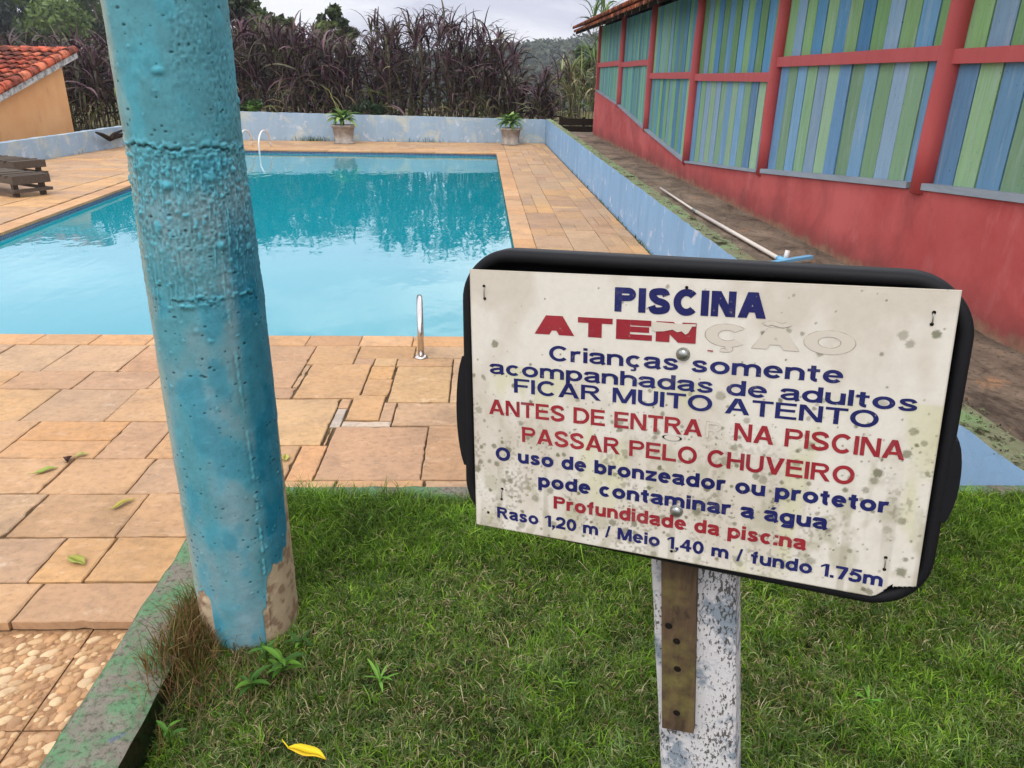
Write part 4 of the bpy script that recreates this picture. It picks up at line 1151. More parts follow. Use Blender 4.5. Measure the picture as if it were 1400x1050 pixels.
for body, u0, u1, vb, hc, w_ in (('ÇÃO', .2432, .3732, .0612, .0200, .20), ('R', .2505, .2660, .1535, .0160, .115)):
    text_mesh(body, u0, u1, vb, hc, 'lettering', M['glue'], w_, n_=-.00015, grow=.011)
    text_mesh(body, u0, u1, vb, hc, 'lettering', M['ghost'], w_, n_=-.0005)
# torn piece over the last red letter
mb = MB(OFF)
tp = [(.1935, .0425), (.2052, .0428), (.2185, .0432), (.2352, .0424), (.2350, .0445), (.2318, .0448), (.2285, .0512), (.2258, .0530), (.2222, .0500), (.2180, .0512), (.2135, .0490), (.2050, .0512), (.1968, .0520), (.1938, .0505)]
mb.poly([s_pt(u, v, -.0011) for u, v in tp][::-1])
o = mb.build('torn_flap', M['ghost'], board)
o.modifiers.new('thickness', 'SOLIDIFY').thickness = .0003
mb = MB(OFF); mb.poly([s_pt(u, v, -.0009) for u, v in ((.247, .0662), (.2525, .0664), (.2522, .0676), (.2475, .0673))][::-1]); mb.build('lettering', M['red'], board)
# bolts, holes, staples, slot
def disc(mb, u, v, ru, rv, n_, k_=16):
    mb.poly([s_pt(u + ru * math.cos(2 * math.pi * i_ / k_), v + rv * math.sin(2 * math.pi * i_ / k_), n_) for i_ in reversed(range(k_))])
for u, v in ((.2246, .0723), (.2263, .2360)):
    mb = MB(OFF); prev = None
    for rr_, n_ in ((.0066, 0), (.0066, -.0012), (.0058, -.0016), (.0056, -.0026), (.0046, -.0042), (.0026, -.0052), (.0008, -.0055)):
        b = mb.verts([s_pt(u + rr_ * math.cos(2 * math.pi * i_ / 24), v + rr_ * math.sin(2 * math.pi * i_ / 24), n_) for i_ in range(24)])
        if prev is not None:
            for i_ in range(24): mb.face((prev + i_, b + i_, b + (i_ + 1) % 24, prev + (i_ + 1) % 24), True)
        prev = b
    mb.face(tuple(prev + i_ for i_ in reversed(range(24))))
    mb.build('bolt', M['bolt'], board)
for u, v in ((.2247, .0083), (.0163, .0168), (.0169, .0298), (.4299, .0193), (.4295, .0293), (.4198, .2498), (.42, .2619), (.0334, .2427), (.0323, .2553), (.0155, .2745), (.2235, .2822)):
    mb = MB(OFF); disc(mb, u, v, .0016, .0016, -.0007); mb.build('screw_hole', M['hole'], board)
mb = MB(OFF); disc(mb, .2182, .158, .0100, .0027, -.0010); mb.build('slot_shadow', M['hole'], board)
mb = MB(OFF); disc(mb, .2182, .158, .0078, .0029, -.0013); mb.build('slot', M['ghost'], board)
for u, v0, v1 in ((.0166, .0175, .0292), (.4297, .0200, .0287), (.4199, .2505, .2612), (.0329, .2434, .2546)):
    mb = MB(OFF); mb.tube([s_pt(u, v0, -.0008), s_pt(u, v0 + .001, -.0017), s_pt(u, v1 - .001, -.0017), s_pt(u, v1, -.0008)], .00055, 6); mb.build('staple', M['bolt'], board)
# post and batten
PN = Vector((SN.x, SN.y, 0)).normalized(); PT = Vector((PN.y, -PN.x, 0))
pp = s_pt(.25, .25, .042)
def fr(px, py, off=0.0): return on_plane(px, py, pp + PN * off, PN)
a0, a1 = fr(889, 770), fr(903, 1050); b0, b1 = fr(1005, 780), fr(1006, 1050)
def ext(p, q, z): return p + (q - p) * ((z - p.z) / (q.z - p.z))
zlo, zhi = -.12, CAM_Z - .30
mb = MB(OFF); nseg = 24
for e in (0,):
    rows = []
    for s in range(nseg + 1):
        z = zlo + (zhi - zlo) * s / nseg
        l_, r_ = ext(a0, a1, z), ext(b0, b1, z)
        jit = lambda: random.uniform(-.0006, .0006)
        w_ = (r_ - l_).normalized()
        ring = [l_ + w_ * (.004 + jit()), l_ + PN * .004 + w_ * jit(), l_ + PN * .046, r_ + PN * .046, r_ + PN * .004 + w_ * jit(), r_ - w_ * (.004 + jit())]
        rows.append(mb.verts(ring))
    for s in range(nseg):
        for k_ in range(6): mb.face((rows[s] + k_, rows[s] + (k_ + 1) % 6, rows[s + 1] + (k_ + 1) % 6, rows[s + 1] + k_))
    mb.face(tuple(rows[-1] + k_ for k_ in range(6))); mb.face(tuple(rows[0] + k_ for k_ in reversed(range(6))))
post = mb.build('post', M['post'], sign)
sp = -.012
q0, q1, q2, q3 = fr(905, 995, sp), fr(948, 1003, sp), fr(953, 775, sp), fr(904, 770, sp)
up = (q3 - q0) * .35
mb = MB(OFF); mb.hexa([q0 + PN * .0117, q1 + PN * .0117, q1, q0, q3 + up + PN * .0117, q2 + up + PN * .0117, q2 + up, q3 + up][0:8])
bat = mb.build('batten', M['strip'], post)
for px, py in ((925, 975), (926, 915), (925, 877), (914, 856)):
    mb = MB(OFF); c0 = fr(px, py, sp - .0004)
    mb.tube([c0 + PN * .0003, c0 - PN * .0006], [.0042, .0034], 12); mb.build('nail_hole', M['hole'], bat)

# ------------------------------------------------------------------ garden walls round the deck
def wall(name, p0, p1, th_, h0, h1, mat, label, zbase=ZD, cap=None, seed=1):
    """low wall from p0 to p1 (inner face) with slightly uneven top"""
    p0 = Vector(p0); p1 = Vector(p1); L = (p1 - p0).length; t = (p1 - p0).normalized(); nrm = Vector((-t.y, t.x))
    root = thing(name, label, 'garden wall', (p0.x, p0.y, zbase))
    n = max(2, int(L / .12)); off = Vector((p0.x, p0.y, zbase))
    mb = MB(off); mt = MB(off)
    A = []; B = []; A0 = []; B0 = []
    rr_ = np.random.default_rng(seed)
    for s in range(n + 1):
        f_ = s / n; b = p0 + (p1 - p0) * f_
        z = zbase + h0 + (h1 - h0) * f_ + rr_.uniform(-.006, .006)
        i_ = b; o_ = b + nrm * (th_ + rr_.uniform(-.012, .012))
        A.append((i_.x, i_.y, z)); B.append((o_.x, o_.y, z + rr_.uniform(-.004, .004))); A0.append((i_.x, i_.y, zbase - .25)); B0.append((o_.x, o_.y, zbase - .25))
    mb.strip(A0, A, False); mb.strip(B, B0, False)
    mb.poly([A0[0], A[0], B[0], B0[0]]); mb.poly([A0[-1], B0[-1], B[-1], A[-1]])
    mb.build('wall_body', mat, root)
    mt.strip([(Vector(a) + Vector((0, 0, .0))) for a in A], [Vector(b) for b in B], False)
    mt.build('wall_top', cap or M['moss'], root)
    return root
wall('garden_wall', (1.905, 23.55), (1.905, 2.19), .15, .70, .535, M['wall_side'], 'long pale blue retaining wall with mossy top beside the barn path', seed=2)
wall('garden_wall', (-9.0, 22.75), (1.90, 23.52), .16, .80, .67, M['wall_back'], 'far low wall with flaking blue paint behind the two potted agaves', seed=3, cap=M['wall_back'])
wall('garden_wall', (-9.75, 8.0), (-9.02, 22.7), .16, .36, .50, M['wall_back'], 'low blue wall at the left below the orange house', seed=4, cap=M['wall_back'])
# moss lumps along the long wall's top
r = np.random.default_rng(41); vs = []; qs = []; cs = []; nb = 0
mcol = np.array([lin(84, 96, 56), lin(112, 136, 88), lin(62, 62, 38), lin(54, 48, 34), lin(140, 156, 112)])
n = 1500
my = 2.2 + 18 * r.random(n) ** 1.6; mx = 2.0 + r.normal(0, .05, n)
my = my; mz = np.interp(my, [2.19, 23.5], [.005, .17]) * (mx < 2.05) + .004
cent = np.stack([mx, my, mz], 1); rad = r.uniform(.005, .016, n)
v, q, c = leaf_cloud(cent, rad, 2600, .006, mcol, 42, .25, .3)
o = np_mesh('moss', v, q, cols=c, mat=M['leaf']); o['kind'] = 'stuff'

# ------------------------------------------------------------------ the striped barn
BX = 2.78
barn = thing('barn', 'long red barn clad in blue and green striped planks on a red plinth', 'barn', (BX, 9.0, 0))
BO = Vector(barn.location)
PY = [19.35, 16.15, 13.32, 10.50, 7.60, 4.76, 1.9, -1.0]
SILL = [CAM_Z - .235, CAM_Z - .465, CAM_Z - .765, CAM_Z - 1.02, CAM_Z - .825, CAM_Z - .605, CAM_Z - .42, CAM_Z - .42]
RAIL = [(.385, .29), (.345, .255), (.13, .045), (.105, .02), (.235, .15), (.210, .13), (.21, .13)]     # top, bottom above the eye, bay by bay
EAVE = [(21.0, CAM_Z + 1.06), (12.0, CAM_Z + .97), (-2.0, CAM_Z + .97)]
def eave_z(y): return float(np.interp(-y, [-e[0] for e in EAVE], [e[1] for e in EAVE]))
mb = MB(BO)
f0 = []; f1 = []
for y in np.linspace(19.6, -1.0, 140):
    z = float(np.interp(-y, [-p for p in PY], SILL)); f0.append((BX - .012 + .006 * math.sin(y * 3.1), y, -.2)); f1.append((BX - .012 + .004 * math.sin(y * 2.3), y, z))
mb.strip(f1, f0, False)
mb.strip([(p[0] + .16, p[1], p[2]) for p in f1], f1, False)
mb.poly([f0[0], f1[0], (BX + 4, 19.6, f1[0][2]), (BX + 4, 19.6, -.2)])
mb.build('plinth', M['red_wall'], barn)
for i, (y, s) in enumerate(zip(PY, SILL)):
    mb = MB(BO); rad = .07
    if i == 0: mb.box((BX - .03, y - .06, s - .01), (BX + .09, y + .06, eave_z(y) + .15))
    else:
        mb.tube([(BX + .02 + random.uniform(-.006, .006), y + random.uniform(-.01, .01), z) for z in np.linspace(s - .02, eave_z(y) + .25, 7)], [rad * random.uniform(.96, 1.05) + .008 * (i == 5) for _ in range(7)], 14)
    mb.build('post', M['red_wood'], barn)
GRN = [lin(116, 156, 102), lin(128, 166, 110), lin(108, 146, 98), lin(136, 170, 122)]
BLU = [lin(84, 136, 170), lin(100, 148, 180), lin(76, 126, 164), lin(124, 154, 176)]
TEAL = [lin(100, 154, 136), lin(92, 140, 140), lin(114, 164, 134), lin(96, 136, 152)]
for i in range(len(PY) - 1):
    y1, y0 = PY[i] - .06, PY[i + 1] + .06
    rt, rb = RAIL[i]
    zr = CAM_Z + rt; zrb = CAM_Z + rb
    for half in (0, 1):                                   # lower and upper run of planks
        mb = MB(BO); w = .208 if i > 1 else .17
        n = max(1, round((y1 - y0) / w)); w = (y1 - y0) / n
        for j in range(n):
            a = y1 - (j + 1) * w + random.uniform(.003, .010); b = y1 - j * w - random.uniform(.003, .010)
            za = float(np.interp(-a, [-p for p in PY], SILL)) - .02; zb_ = float(np.interp(-b, [-p for p in PY], SILL)) - .02
            pal = GRN if (j + half) % 2 else BLU
            c = np.array(random.choice(pal))
            if i < 2: c = c * .25 + np.array(random.choice(TEAL)) * .75
            elif i == 2: c = c * .65 + np.array(random.choice(TEAL)) * .35
            f_ = random.uniform(.85, 1.12)
            if half == 0:
                c = c * .82 + np.array(lin(160, 170, 180)) * .18 if i > 2 else c
                z0a, z0b, z1 = za, zb_, zrb + .02
            else:
                z0a = z0b = zr - .02; z1 = eave_z(a) + .12
            mb.col = tuple(c * f_)
            dx = random.uniform(-.004, .004) + .035
            mb.hexa([(BX + dx, a, z0a), (BX + dx + .02, a, z0a), (BX + dx + .02, b, z0b), (BX + dx, b, z0b), (BX + dx, a, z1), (BX + dx + .02, a, z1), (BX + dx + .02, b, z1), (BX + dx, b, z1)])
        mb.build('plank_panel', M['planks'], barn)
    mb = MB(BO)
    mb.box((BX - .015, y0 - .02, zrb), (BX + .034, y1 + .02, zr)); mb.build('rail', M['red_wood'], barn)
    mb = MB(BO)
    s0, s1 = float(np.interp(-y0, [-p for p in PY], SILL)), float(np.interp(-y1, [-p for p in PY], SILL))
    t_ = .045 if i > 3 else .03
    e0 = y0 + (.05 if i == 4 else 0)
    s0 = float(np.interp(-e0, [-p for p in PY], SILL))
    mb.hexa([(BX - .035, e0, s0 + .004), (BX + .033, e0, s0 + .004), (BX + .033, y1, s1 + .004), (BX - .035, y1, s1 + .004), (BX - .035, e0, s0 + t_), (BX + .033, e0, s0 + t_), (BX + .033, y1, s1 + t_), (BX - .035, y1, s1 + t_)])
    mb.build('sill', M['sill'], barn)
mb = MB(BO); mb.box((BX + .09, -1.0, .1), (BX + .12, 19.4, CAM_Z + 1.2)); mb.box((BX + .12, 19.3, .1), (BX + 4, 19.42, CAM_Z + 1.5)); mb.build('inner_wall', M['inside'], barn)
# roof: courses of barrel tiles rising from the eave, with rafters below
mb = MB(BO)
TILE = [lin(176, 96, 62), lin(160, 84, 56), lin(142, 74, 52), lin(120, 66, 48), lin(186, 112, 74)]
slope = .36
ey = np.arange(20.35, -2, -.2)
for y in ey:
    for cidx in range(9):
        x0 = 2.24 + cidx * .42; x1 = x0 + .47
        zc = eave_z(y) + .10 + cidx * .42 * slope
        c = random.choice(TILE); f_ = random.uniform(.8, 1.15); mb.col = tuple(x_ * f_ for x_ in c)
        for k_, sgn in ((0, 1), (1, -1)):
            yy = y - .1 * k_; nseg_ = 5
            la = []; lb = []
            for s in range(nseg_ + 1):
                a = math.pi * s / nseg_
                la.append((x0 + (.02 if k_ else 0), yy + .068 * math.cos(a), zc + sgn * .055 * math.sin(a) + .012 * (1 - k_) - .02 * k_))
                lb.append((x1, yy + .058 * math.cos(a), zc + .47 * slope + sgn * .05 * math.sin(a) + (.0 if k_ else -.012)))
            mb.strip(la, lb, True)
roof = mb.build('roof', M['tile'], barn)
roof.modifiers.new('thickness', 'SOLIDIFY').thickness = .012
mb = MB(BO)
for y in np.arange(20.2, -1.5, -.62):
    e = eave_z(y)
    mb.hexa([(2.3, y - .03, e - .02), (2.3, y + .03, e - .02), (6, y + .03, e - .02 + 3.7 * slope), (6, y - .03, e - .02 + 3.7 * slope), (2.3, y - .03, e + .05), (2.3, y + .03, e + .05), (6, y + .03, e + .05 + 3.7 * slope), (6, y - .03, e + .05 + 3.7 * slope)])
mb.build('rafter', M['dark_wood'], roof)
mb = MB(BO)
mb.strip([(2.29, y, eave_z(y) + .055) for y in (20.3, 12.0, -2.0)], [(6.0, y, eave_z(y) + .055 + 3.71 * slope) for y in (20.3, 12.0, -2.0)], False)
mb.build('roof_boarding', M['dark_wood'], roof)
mb = MB(BO); mb.tube([(2.42, 19.05, CAM_Z + 1.13), (2.50, 18.8, CAM_Z + .92)], .03, 8); mb.build('drain_pipe', M['rail_white'], barn)

# ------------------------------------------------------------------ the orange house at the left
HX = -10.1
house = thing('house', 'orange plastered house with red clay tile roof behind the left wall', 'house', (HX, 18.0, -.4))
HO = Vector(house.location)
mb = MB(HO)
yr, zr_ = 20.36, CAM_Z + .40        # verge top; slope downwards to the viewer
sl = (.90) / 3.5
def rz(y): return zr_ - (yr - y) * sl
mb.hexa([(HX - 6, 12.5, -.6), (HX, 12.5, -.6), (HX, 19.92, -.6), (HX - 6, 19.92, -.6), (HX - 6, 12.5, rz(12.5) - .09), (HX, 12.5, rz(12.5) - .09), (HX, 19.92, rz(19.92) - .09), (HX - 6, 19.92, rz(19.92) - .09)])
mb.build('wall', M['orange'], house)
mb = MB(HO)
mb.hexa([(HX + .16, 12.1, rz(12.1) - .12), (HX + .2, 12.1, rz(12.1) - .12), (HX + .2, yr + .02, rz(yr) - .12), (HX + .16, yr + .02, rz(yr) - .12), (HX + .16, 12.1, rz(12.1) + .02), (HX + .2, 12.1, rz(12.1) + .02), (HX + .2, yr + .02, rz(yr) + .02), (HX + .16, yr + .02, rz(yr) + .02)])
mb.build('fascia', M['fascia'], house)
mb = MB(HO)
HT = [lin(196, 96, 66), lin(178, 84, 60), lin(150, 70, 54), lin(206, 116, 84), lin(120, 62, 50)]
course = .36; pitch = .235
for cidx in range(24):
    ya = yr - .02 - cidx * course; yb = ya - course - .05
    if ya < 12.0: break
    for t in range(24):
        xc = HX + .02 - t * pitch
        c = random.choice(HT); f_ = random.uniform(.8, 1.15); mb.col = tuple(x_ * f_ for x_ in c)
        for k_, sgn in ((0, 1), (1, -1)):
            xx = xc - .117 * k_; la = []; lb = []
            jz = random.uniform(-.006, .006)
            for s in range(6):
                a = math.pi * s / 5
                la.append((xx + .058 * math.cos(a), ya, rz(ya) + .02 + sgn * .045 * math.sin(a) - .012 + .03 * (1 - k_)))
                lb.append((xx + .070 * math.cos(a), yb, rz(yb) + .045 + sgn * .06 * math.sin(a) + jz + .03 * (1 - k_)))
            mb.strip(la, lb, True)
rf = mb.build('roof', M['tile'], house); rf.modifiers.new('thickness', 'SOLIDIFY').thickness = .014
mb = MB(HO)
y = yr + .05
while y > 12.1:
    y2 = y - .42
    c = random.choice([lin(204, 104, 72), lin(190, 92, 66), lin(212, 120, 88), lin(160, 78, 58)]); mb.col = c
    la = []; lb = []
    for s in range(9):
        a = math.pi * (s / 8 * 1.25 - .125)
        la.append((HX + .12 + .085 * math.cos(a), y, rz(y) + .045 + .085 * math.sin(a))); lb.append((HX + .12 + .108 * math.cos(a), y2, rz(y2) + .06 + .108 * math.sin(a)))
    mb.strip(la, lb, True); y = y2 + .05
o = mb.build('verge_tiles', M['tile'], rf); o.modifiers.new('thickness', 'SOLIDIFY').thickness = .016
mb = MB(HO)
x = HX + .2
while x > HX - 6:
    x2 = x - .46; mb.col = random.choice([lin(198, 100, 74), lin(186, 92, 68), lin(170, 84, 62)])
    la = []; lb = []
    for s in range(8):
        a = math.pi * s / 7
        la.append((x, yr + .04 + .085 * math.cos(a), rz(yr) + .05 + .06 * math.sin(a))); lb.append((x2, yr + .04 + .1 * math.cos(a), rz(yr) + .06 + .075 * math.sin(a)))
    mb.strip(la, lb, True); x = x2 + .04
o = mb.build('ridge_tiles', M['tile'], rf); o.modifiers.new('thickness', 'SOLIDIFY').thickness = .014

# ------------------------------------------------------------------ purple elephant grass behind the far wall
def cane_field(name, xs, ys, z0, tops, cols, seed, leaves=16, lw=.058, ll=(.8, 1.5)):
    r = np.random.default_rng(seed); V_ = []; Q_ = []; C_ = []; nb = 0
    n = len(xs)
    lean_az = r.uniform(0, 2 * np.pi, n); lean = r.uniform(0, .16, n)
    # stems: two crossed ribbons each
    for wdir in (0, 1):
        t = np.linspace(0, 1, 4)
        dx = np.cos(lean_az) * lean; dy = np.sin(lean_az) * lean
        P = np.stack([xs[:, None] + dx[:, None] * t ** 2 * tops[:, None], ys[:, None] + dy[:, None] * t ** 2 * tops[:, None], z0[:, None] + (tops - .25)[:, None] * t], 2)
        w = np.array([.012, .012, .010, .005])
        sd = np.zeros((n, 4, 3)); sd[:, :, wdir] = w
        A = np.stack([P - sd, P + sd], 2).reshape(-1, 3)
        b = nb + (np.arange(n) * 8)[:, None] + np.arange(3) * 2
        b = b.ravel(); Q_.append(np.stack([b, b + 1, b + 3, b + 2], 1)); V_.append(A); nb += n * 8
        sc = np.array([lin(92, 88, 56), lin(78, 60, 56), lin(110, 100, 70)])[r.integers(0, 3, n)]
        C_.append(np.repeat(sc, 8, 0))
    m = n * leaves; idx = np.repeat(np.arange(n), leaves)
    ht = r.beta(1.5, 1.1, m) * .92 + .06
    top_b = r.random(m) < .34; ht = np.where(top_b, .9 + .1 * r.random(m), ht)
    dx = np.cos(lean_az[idx]) * lean[idx]; dy = np.sin(lean_az[idx]) * lean[idx]
    base = np.stack([xs[idx] + dx * ht ** 2 * tops[idx], ys[idx] + dy * ht ** 2 * tops[idx], z0[idx] + ht * (tops[idx] - .25)], 1)
    az = r.uniform(0, 2 * np.pi, m); L = r.uniform(ll[0], ll[1], m) * (.55 + .45 * (1 - np.abs(ht - .6)))
    up0 = np.where(top_b, r.uniform(1.1, 1.55, m), r.uniform(.9, 1.45, m))
    drop = r.uniform(.9, 2.9, m)
    hang = (~top_b) & (r.random(m) < .38); up0 = np.where(hang, r.uniform(-.2, .5, m), up0); drop = np.where(hang, r.uniform(1.0, 1.8, m), drop)
    S = 6; pts = [base]; cur = base.copy()
    for s in range(S):
        t = (s + .5) / S
        el = up0 - drop * t ** 1.7
        cur = cur + np.stack([np.cos(az) * np.cos(el), np.sin(az) * np.cos(el), np.sin(el)], 1) * (L / S)[:, None]; pts.append(cur.copy())
    P = np.stack(pts, 1)
    tw = r.uniform(-.9, .9, m)
    sdir = np.stack([-np.sin(az) * np.cos(tw), np.cos(az) * np.cos(tw), np.sin(tw)], 1)
    wid = lw * r.uniform(.6, 1.2, m)[:, None] * np.array([.45, .9, 1.0, .9, .7, .4, .04])[None, :] * .5
    A = np.stack([P - sdir[:, None, :] * wid[:, :, None], P + sdir[:, None, :] * wid[:, :, None]], 2).reshape(-1, 3)
    b = nb + (np.arange(m) * 14)[:, None] + np.arange(S) * 2; b = b.ravel()
    Q_.append(np.stack([b, b + 1, b + 3, b + 2], 1)); V_.append(A)
    cols = np.asarray(cols); kk = r.integers(0, len(cols), m)
    low = (ht < .5) & (r.random(m) < .45)
    cc = cols[kk]; straw = np.array([lin(140, 128, 92), lin(112, 96, 74), lin(104, 112, 62)])
    cc = np.where(low[:, None], straw[r.integers(0, 3, m)], cc) * (.6 + .65 * r.random(m))[:, None]
    C_.append(np.repeat(cc, 14, 0))
    return np_mesh(name, np.concatenate(V_), np.concatenate(Q_), cols=np.concatenate(C_), mat=M['cane'])
r = np.random.default_rng(51)
PURP = [lin(74, 46, 56), lin(60, 36, 44), lin(88, 62, 68), lin(76, 60, 54), lin(110, 86, 92), lin(66, 64, 48), lin(96, 92, 70), lin(50, 32, 40)]
n = 410
cxs = r.uniform(-9.6, 2.3, n); cys = r.uniform(24.2, 26.4, n)
prof_x = [-10, -9, -7.2, -6.2, -5.4, -4.7, -3.9, -3.4, -3.1, -2.4, -1.8, -1.1, -.44, .3, .9, 1.4, 2.0, 2.6]
prof_z = [1.6, 1.65, 1.5, 1.1, 1.35, 1.0, .65, .75, 1.65, 1.60, 1.85, 1.7, 1.55, 1.4, .9, .05, .15, .3]
ztop = CAM_Z + np.interp(cxs / cys * 26, prof_x, prof_z) * cys / 26 - np.where(r.random(n) < .62, r.uniform(.3, 1.7, n), r.uniform(-.05, .3, n))
keep = ~((cxs / cys * 26 > 1.0) & (cxs / cys * 26 < 1.75) & (r.random(n) < .6)); cxs, cys, ztop = cxs[keep], cys[keep], ztop[keep]
z0 = ground_h(cxs, cys)
o = cane_field('purple_elephant_grass', cxs, cys, z0, np.maximum(ztop - z0, .8), PURP, 52); o['kind'] = 'stuff'
n = 150
cxs = r.uniform(-15.5, -10.2, n); cys = r.uniform(22.2, 25.5, n); z0 = ground_h(cxs, cys)
o = cane_field('purple_elephant_grass', cxs, cys, z0, CAM_Z + r.uniform(-.1, .75, n) - z0, PURP, 53); o['kind'] = 'stuff'
n = 22                              # greener canes by the barn's far end
cxs = r.uniform(2.5, 3.3, n); cys = r.uniform(24.2, 26.5, n); z0 = ground_h(cxs, cys)
o = cane_field('green_cane', cxs, cys, z0, CAM_Z + r.uniform(-.3, .55, n) - z0, [lin(86, 104, 50), lin(120, 126, 72), lin(150, 142, 104), lin(84, 60, 60)], 54, 12, .045); o['kind'] = 'stuff'
n = 7
cxs = r.uniform(3.0, 3.9, n); cys = r.uniform(23.0, 24.0, n); z0 = ground_h(cxs, cys)
o = cane_field('tall_green_cane', cxs, cys, z0, CAM_Z + r.uniform(1.7, 2.4, n) - z0, [lin(88, 120, 60), lin(110, 138, 72)], 55, 14, .05)
tag(o, 'clump of tall green cane rising behind the barn roof end', 'cane')
# dark low fence closing the path
fence = thing('low_fence', 'dark low board fence closing the far end of the barn path', 'fence', (2.45, 21.0, -.2))
FO = Vector(fence.location)
for j in range(3):
    mb = MB(FO); zb_ = -.25 + j * .19; mb.box((2.07, 21.0, zb_), (3.3, 21.03, zb_ + .175)); mb.build('board', M['dark_fence'], fence)
for xx in (2.1, 2.72, 3.25):
    mb = MB(FO); mb.box((xx - .04, 21.03, -.6), (xx + .04, 21.10, .34)); mb.build('fence_post', M['dark_fence'], fence)

# ------------------------------------------------------------------ trees
def tree(name, loc, crown, n_leaf, size, cols, label, seed, trunk_h=2.0, tr=.22, group=None, nclump=26):
    r = np.random.default_rng(seed)
    root = thing(name, label, 'tree', loc, group)
    rx, rz_ = crown
    cz = trunk_h + rz_ * .75
    cen = []; rad = []
    for _ in range(nclump):
        d = r.normal(size=3); d /= np.linalg.norm(d); f_ = r.uniform(.45, 1.0)
        cen.append((d[0] * rx * f_, d[1] * rx * f_, cz + d[2] * rz_ * f_)); rad.append(r.uniform(.22, .42) * min(rx, rz_))
    v, q, c = leaf_cloud(cen, rad, n_leaf, size, cols, seed + 1, .8, .35)
    np_mesh('crown', v, q, cols=c, mat=M['leaf'], parent=root)
    mb = MB()
    mb.tube([(0, 0, -.4), (.05, .03, trunk_h * .5), (.0, .05, trunk_h), (.05, 0, cz)], [tr * 1.25, tr, tr * .8, tr * .35], 10)
    for k_ in range(6):
        c_ = cen[k_ * 3 % len(cen)]; st = trunk_h * r.uniform(.7, 1.05)
        mb.tube([(0, .02, st), (c_[0] * .45, c_[1] * .45, st + (c_[2] - st) * .6), c_], [tr * .5, tr * .3, tr * .1], 7)
    mb.build('trunk', M['bark'], root)
    return root
DK = [lin(34, 46, 24), lin(48, 62, 28), lin(58, 76, 32), lin(30, 40, 26), lin(78, 96, 40)]
MG = [lin(58, 72, 34), lin(74, 88, 42), lin(88, 100, 52), lin(50, 60, 34)]
tree('tree', (-44.5, 78, -7.5), (9.5, 7.2), 36000, .25, DK, 'large dark tree directly behind the orange house roof', 61, 5.2, .5)
tree('tree', (-58, 84, -8.5), (11, 9.0), 30000, .28, DK, 'dark tree at the far left edge behind the orange house', 62, 6.0, .6)
tree('tree', (-33.5, 76, -7.5), (7.6, 7.0), 32000, .24, [lin(46, 60, 26), lin(62, 84, 30), lin(84, 104, 40), lin(36, 46, 24)], 'yellow green leafed tree just left of the teal column', 63, 4.6, .5)
tree('tree', (-10.9, 33.5, -.5), (2.1, 2.0), 9000, .17, MG, 'tree just right of the teal column top behind the elephant grass', 64, 1.5, .22)
tree('tree', (-8.9, 36, -.5), (1.7, 1.7), 5200, .16, MG, 'small round tree above the elephant grass near the column', 65, 1.5, .18)
tree('tree', (-6.9, 39, -.5), (1.0, 1.7), 3200, .16, MG, 'slim tree poking above the elephant grass at left of centre', 66, 2.2, .15)
tree('tree', (7.2, 48, -3.2), (2.8, 2.0), 7000, .22, [lin(88, 104, 70), lin(100, 116, 78), lin(76, 92, 62)], 'pale green tree beside the barn eave in the distance', 67, 2.6, .25)
# bushes just behind the far wall
def bush(loc, rad, n_, cols, label, seed):
    r = np.random.default_rng(seed)
    cen = r.normal(size=(9, 3)) * np.array([rad * .5, rad * .3, rad * .2]) + np.array([0, 0, rad * .45])
    v, q, c = leaf_cloud(cen, r.uniform(.3, .5, 9) * rad, n_, .045, cols, seed, .7, .2)
    o = np_mesh('bush', v, q, cols=c, mat=M['leaf']); o.location = loc
    tag(o, label, 'bush')
bush((-6.75, 23.6, .15), .42, 1400, [lin(64, 96, 36), lin(86, 118, 46), lin(48, 72, 30)], 'bright green low bush on top of far wall beside the column', 71)
bush((-3.3, 24.0, .1), .5, 1100, [lin(46, 66, 38), lin(54, 72, 48)], 'dull green bush behind the far wall right of the left planter', 72)

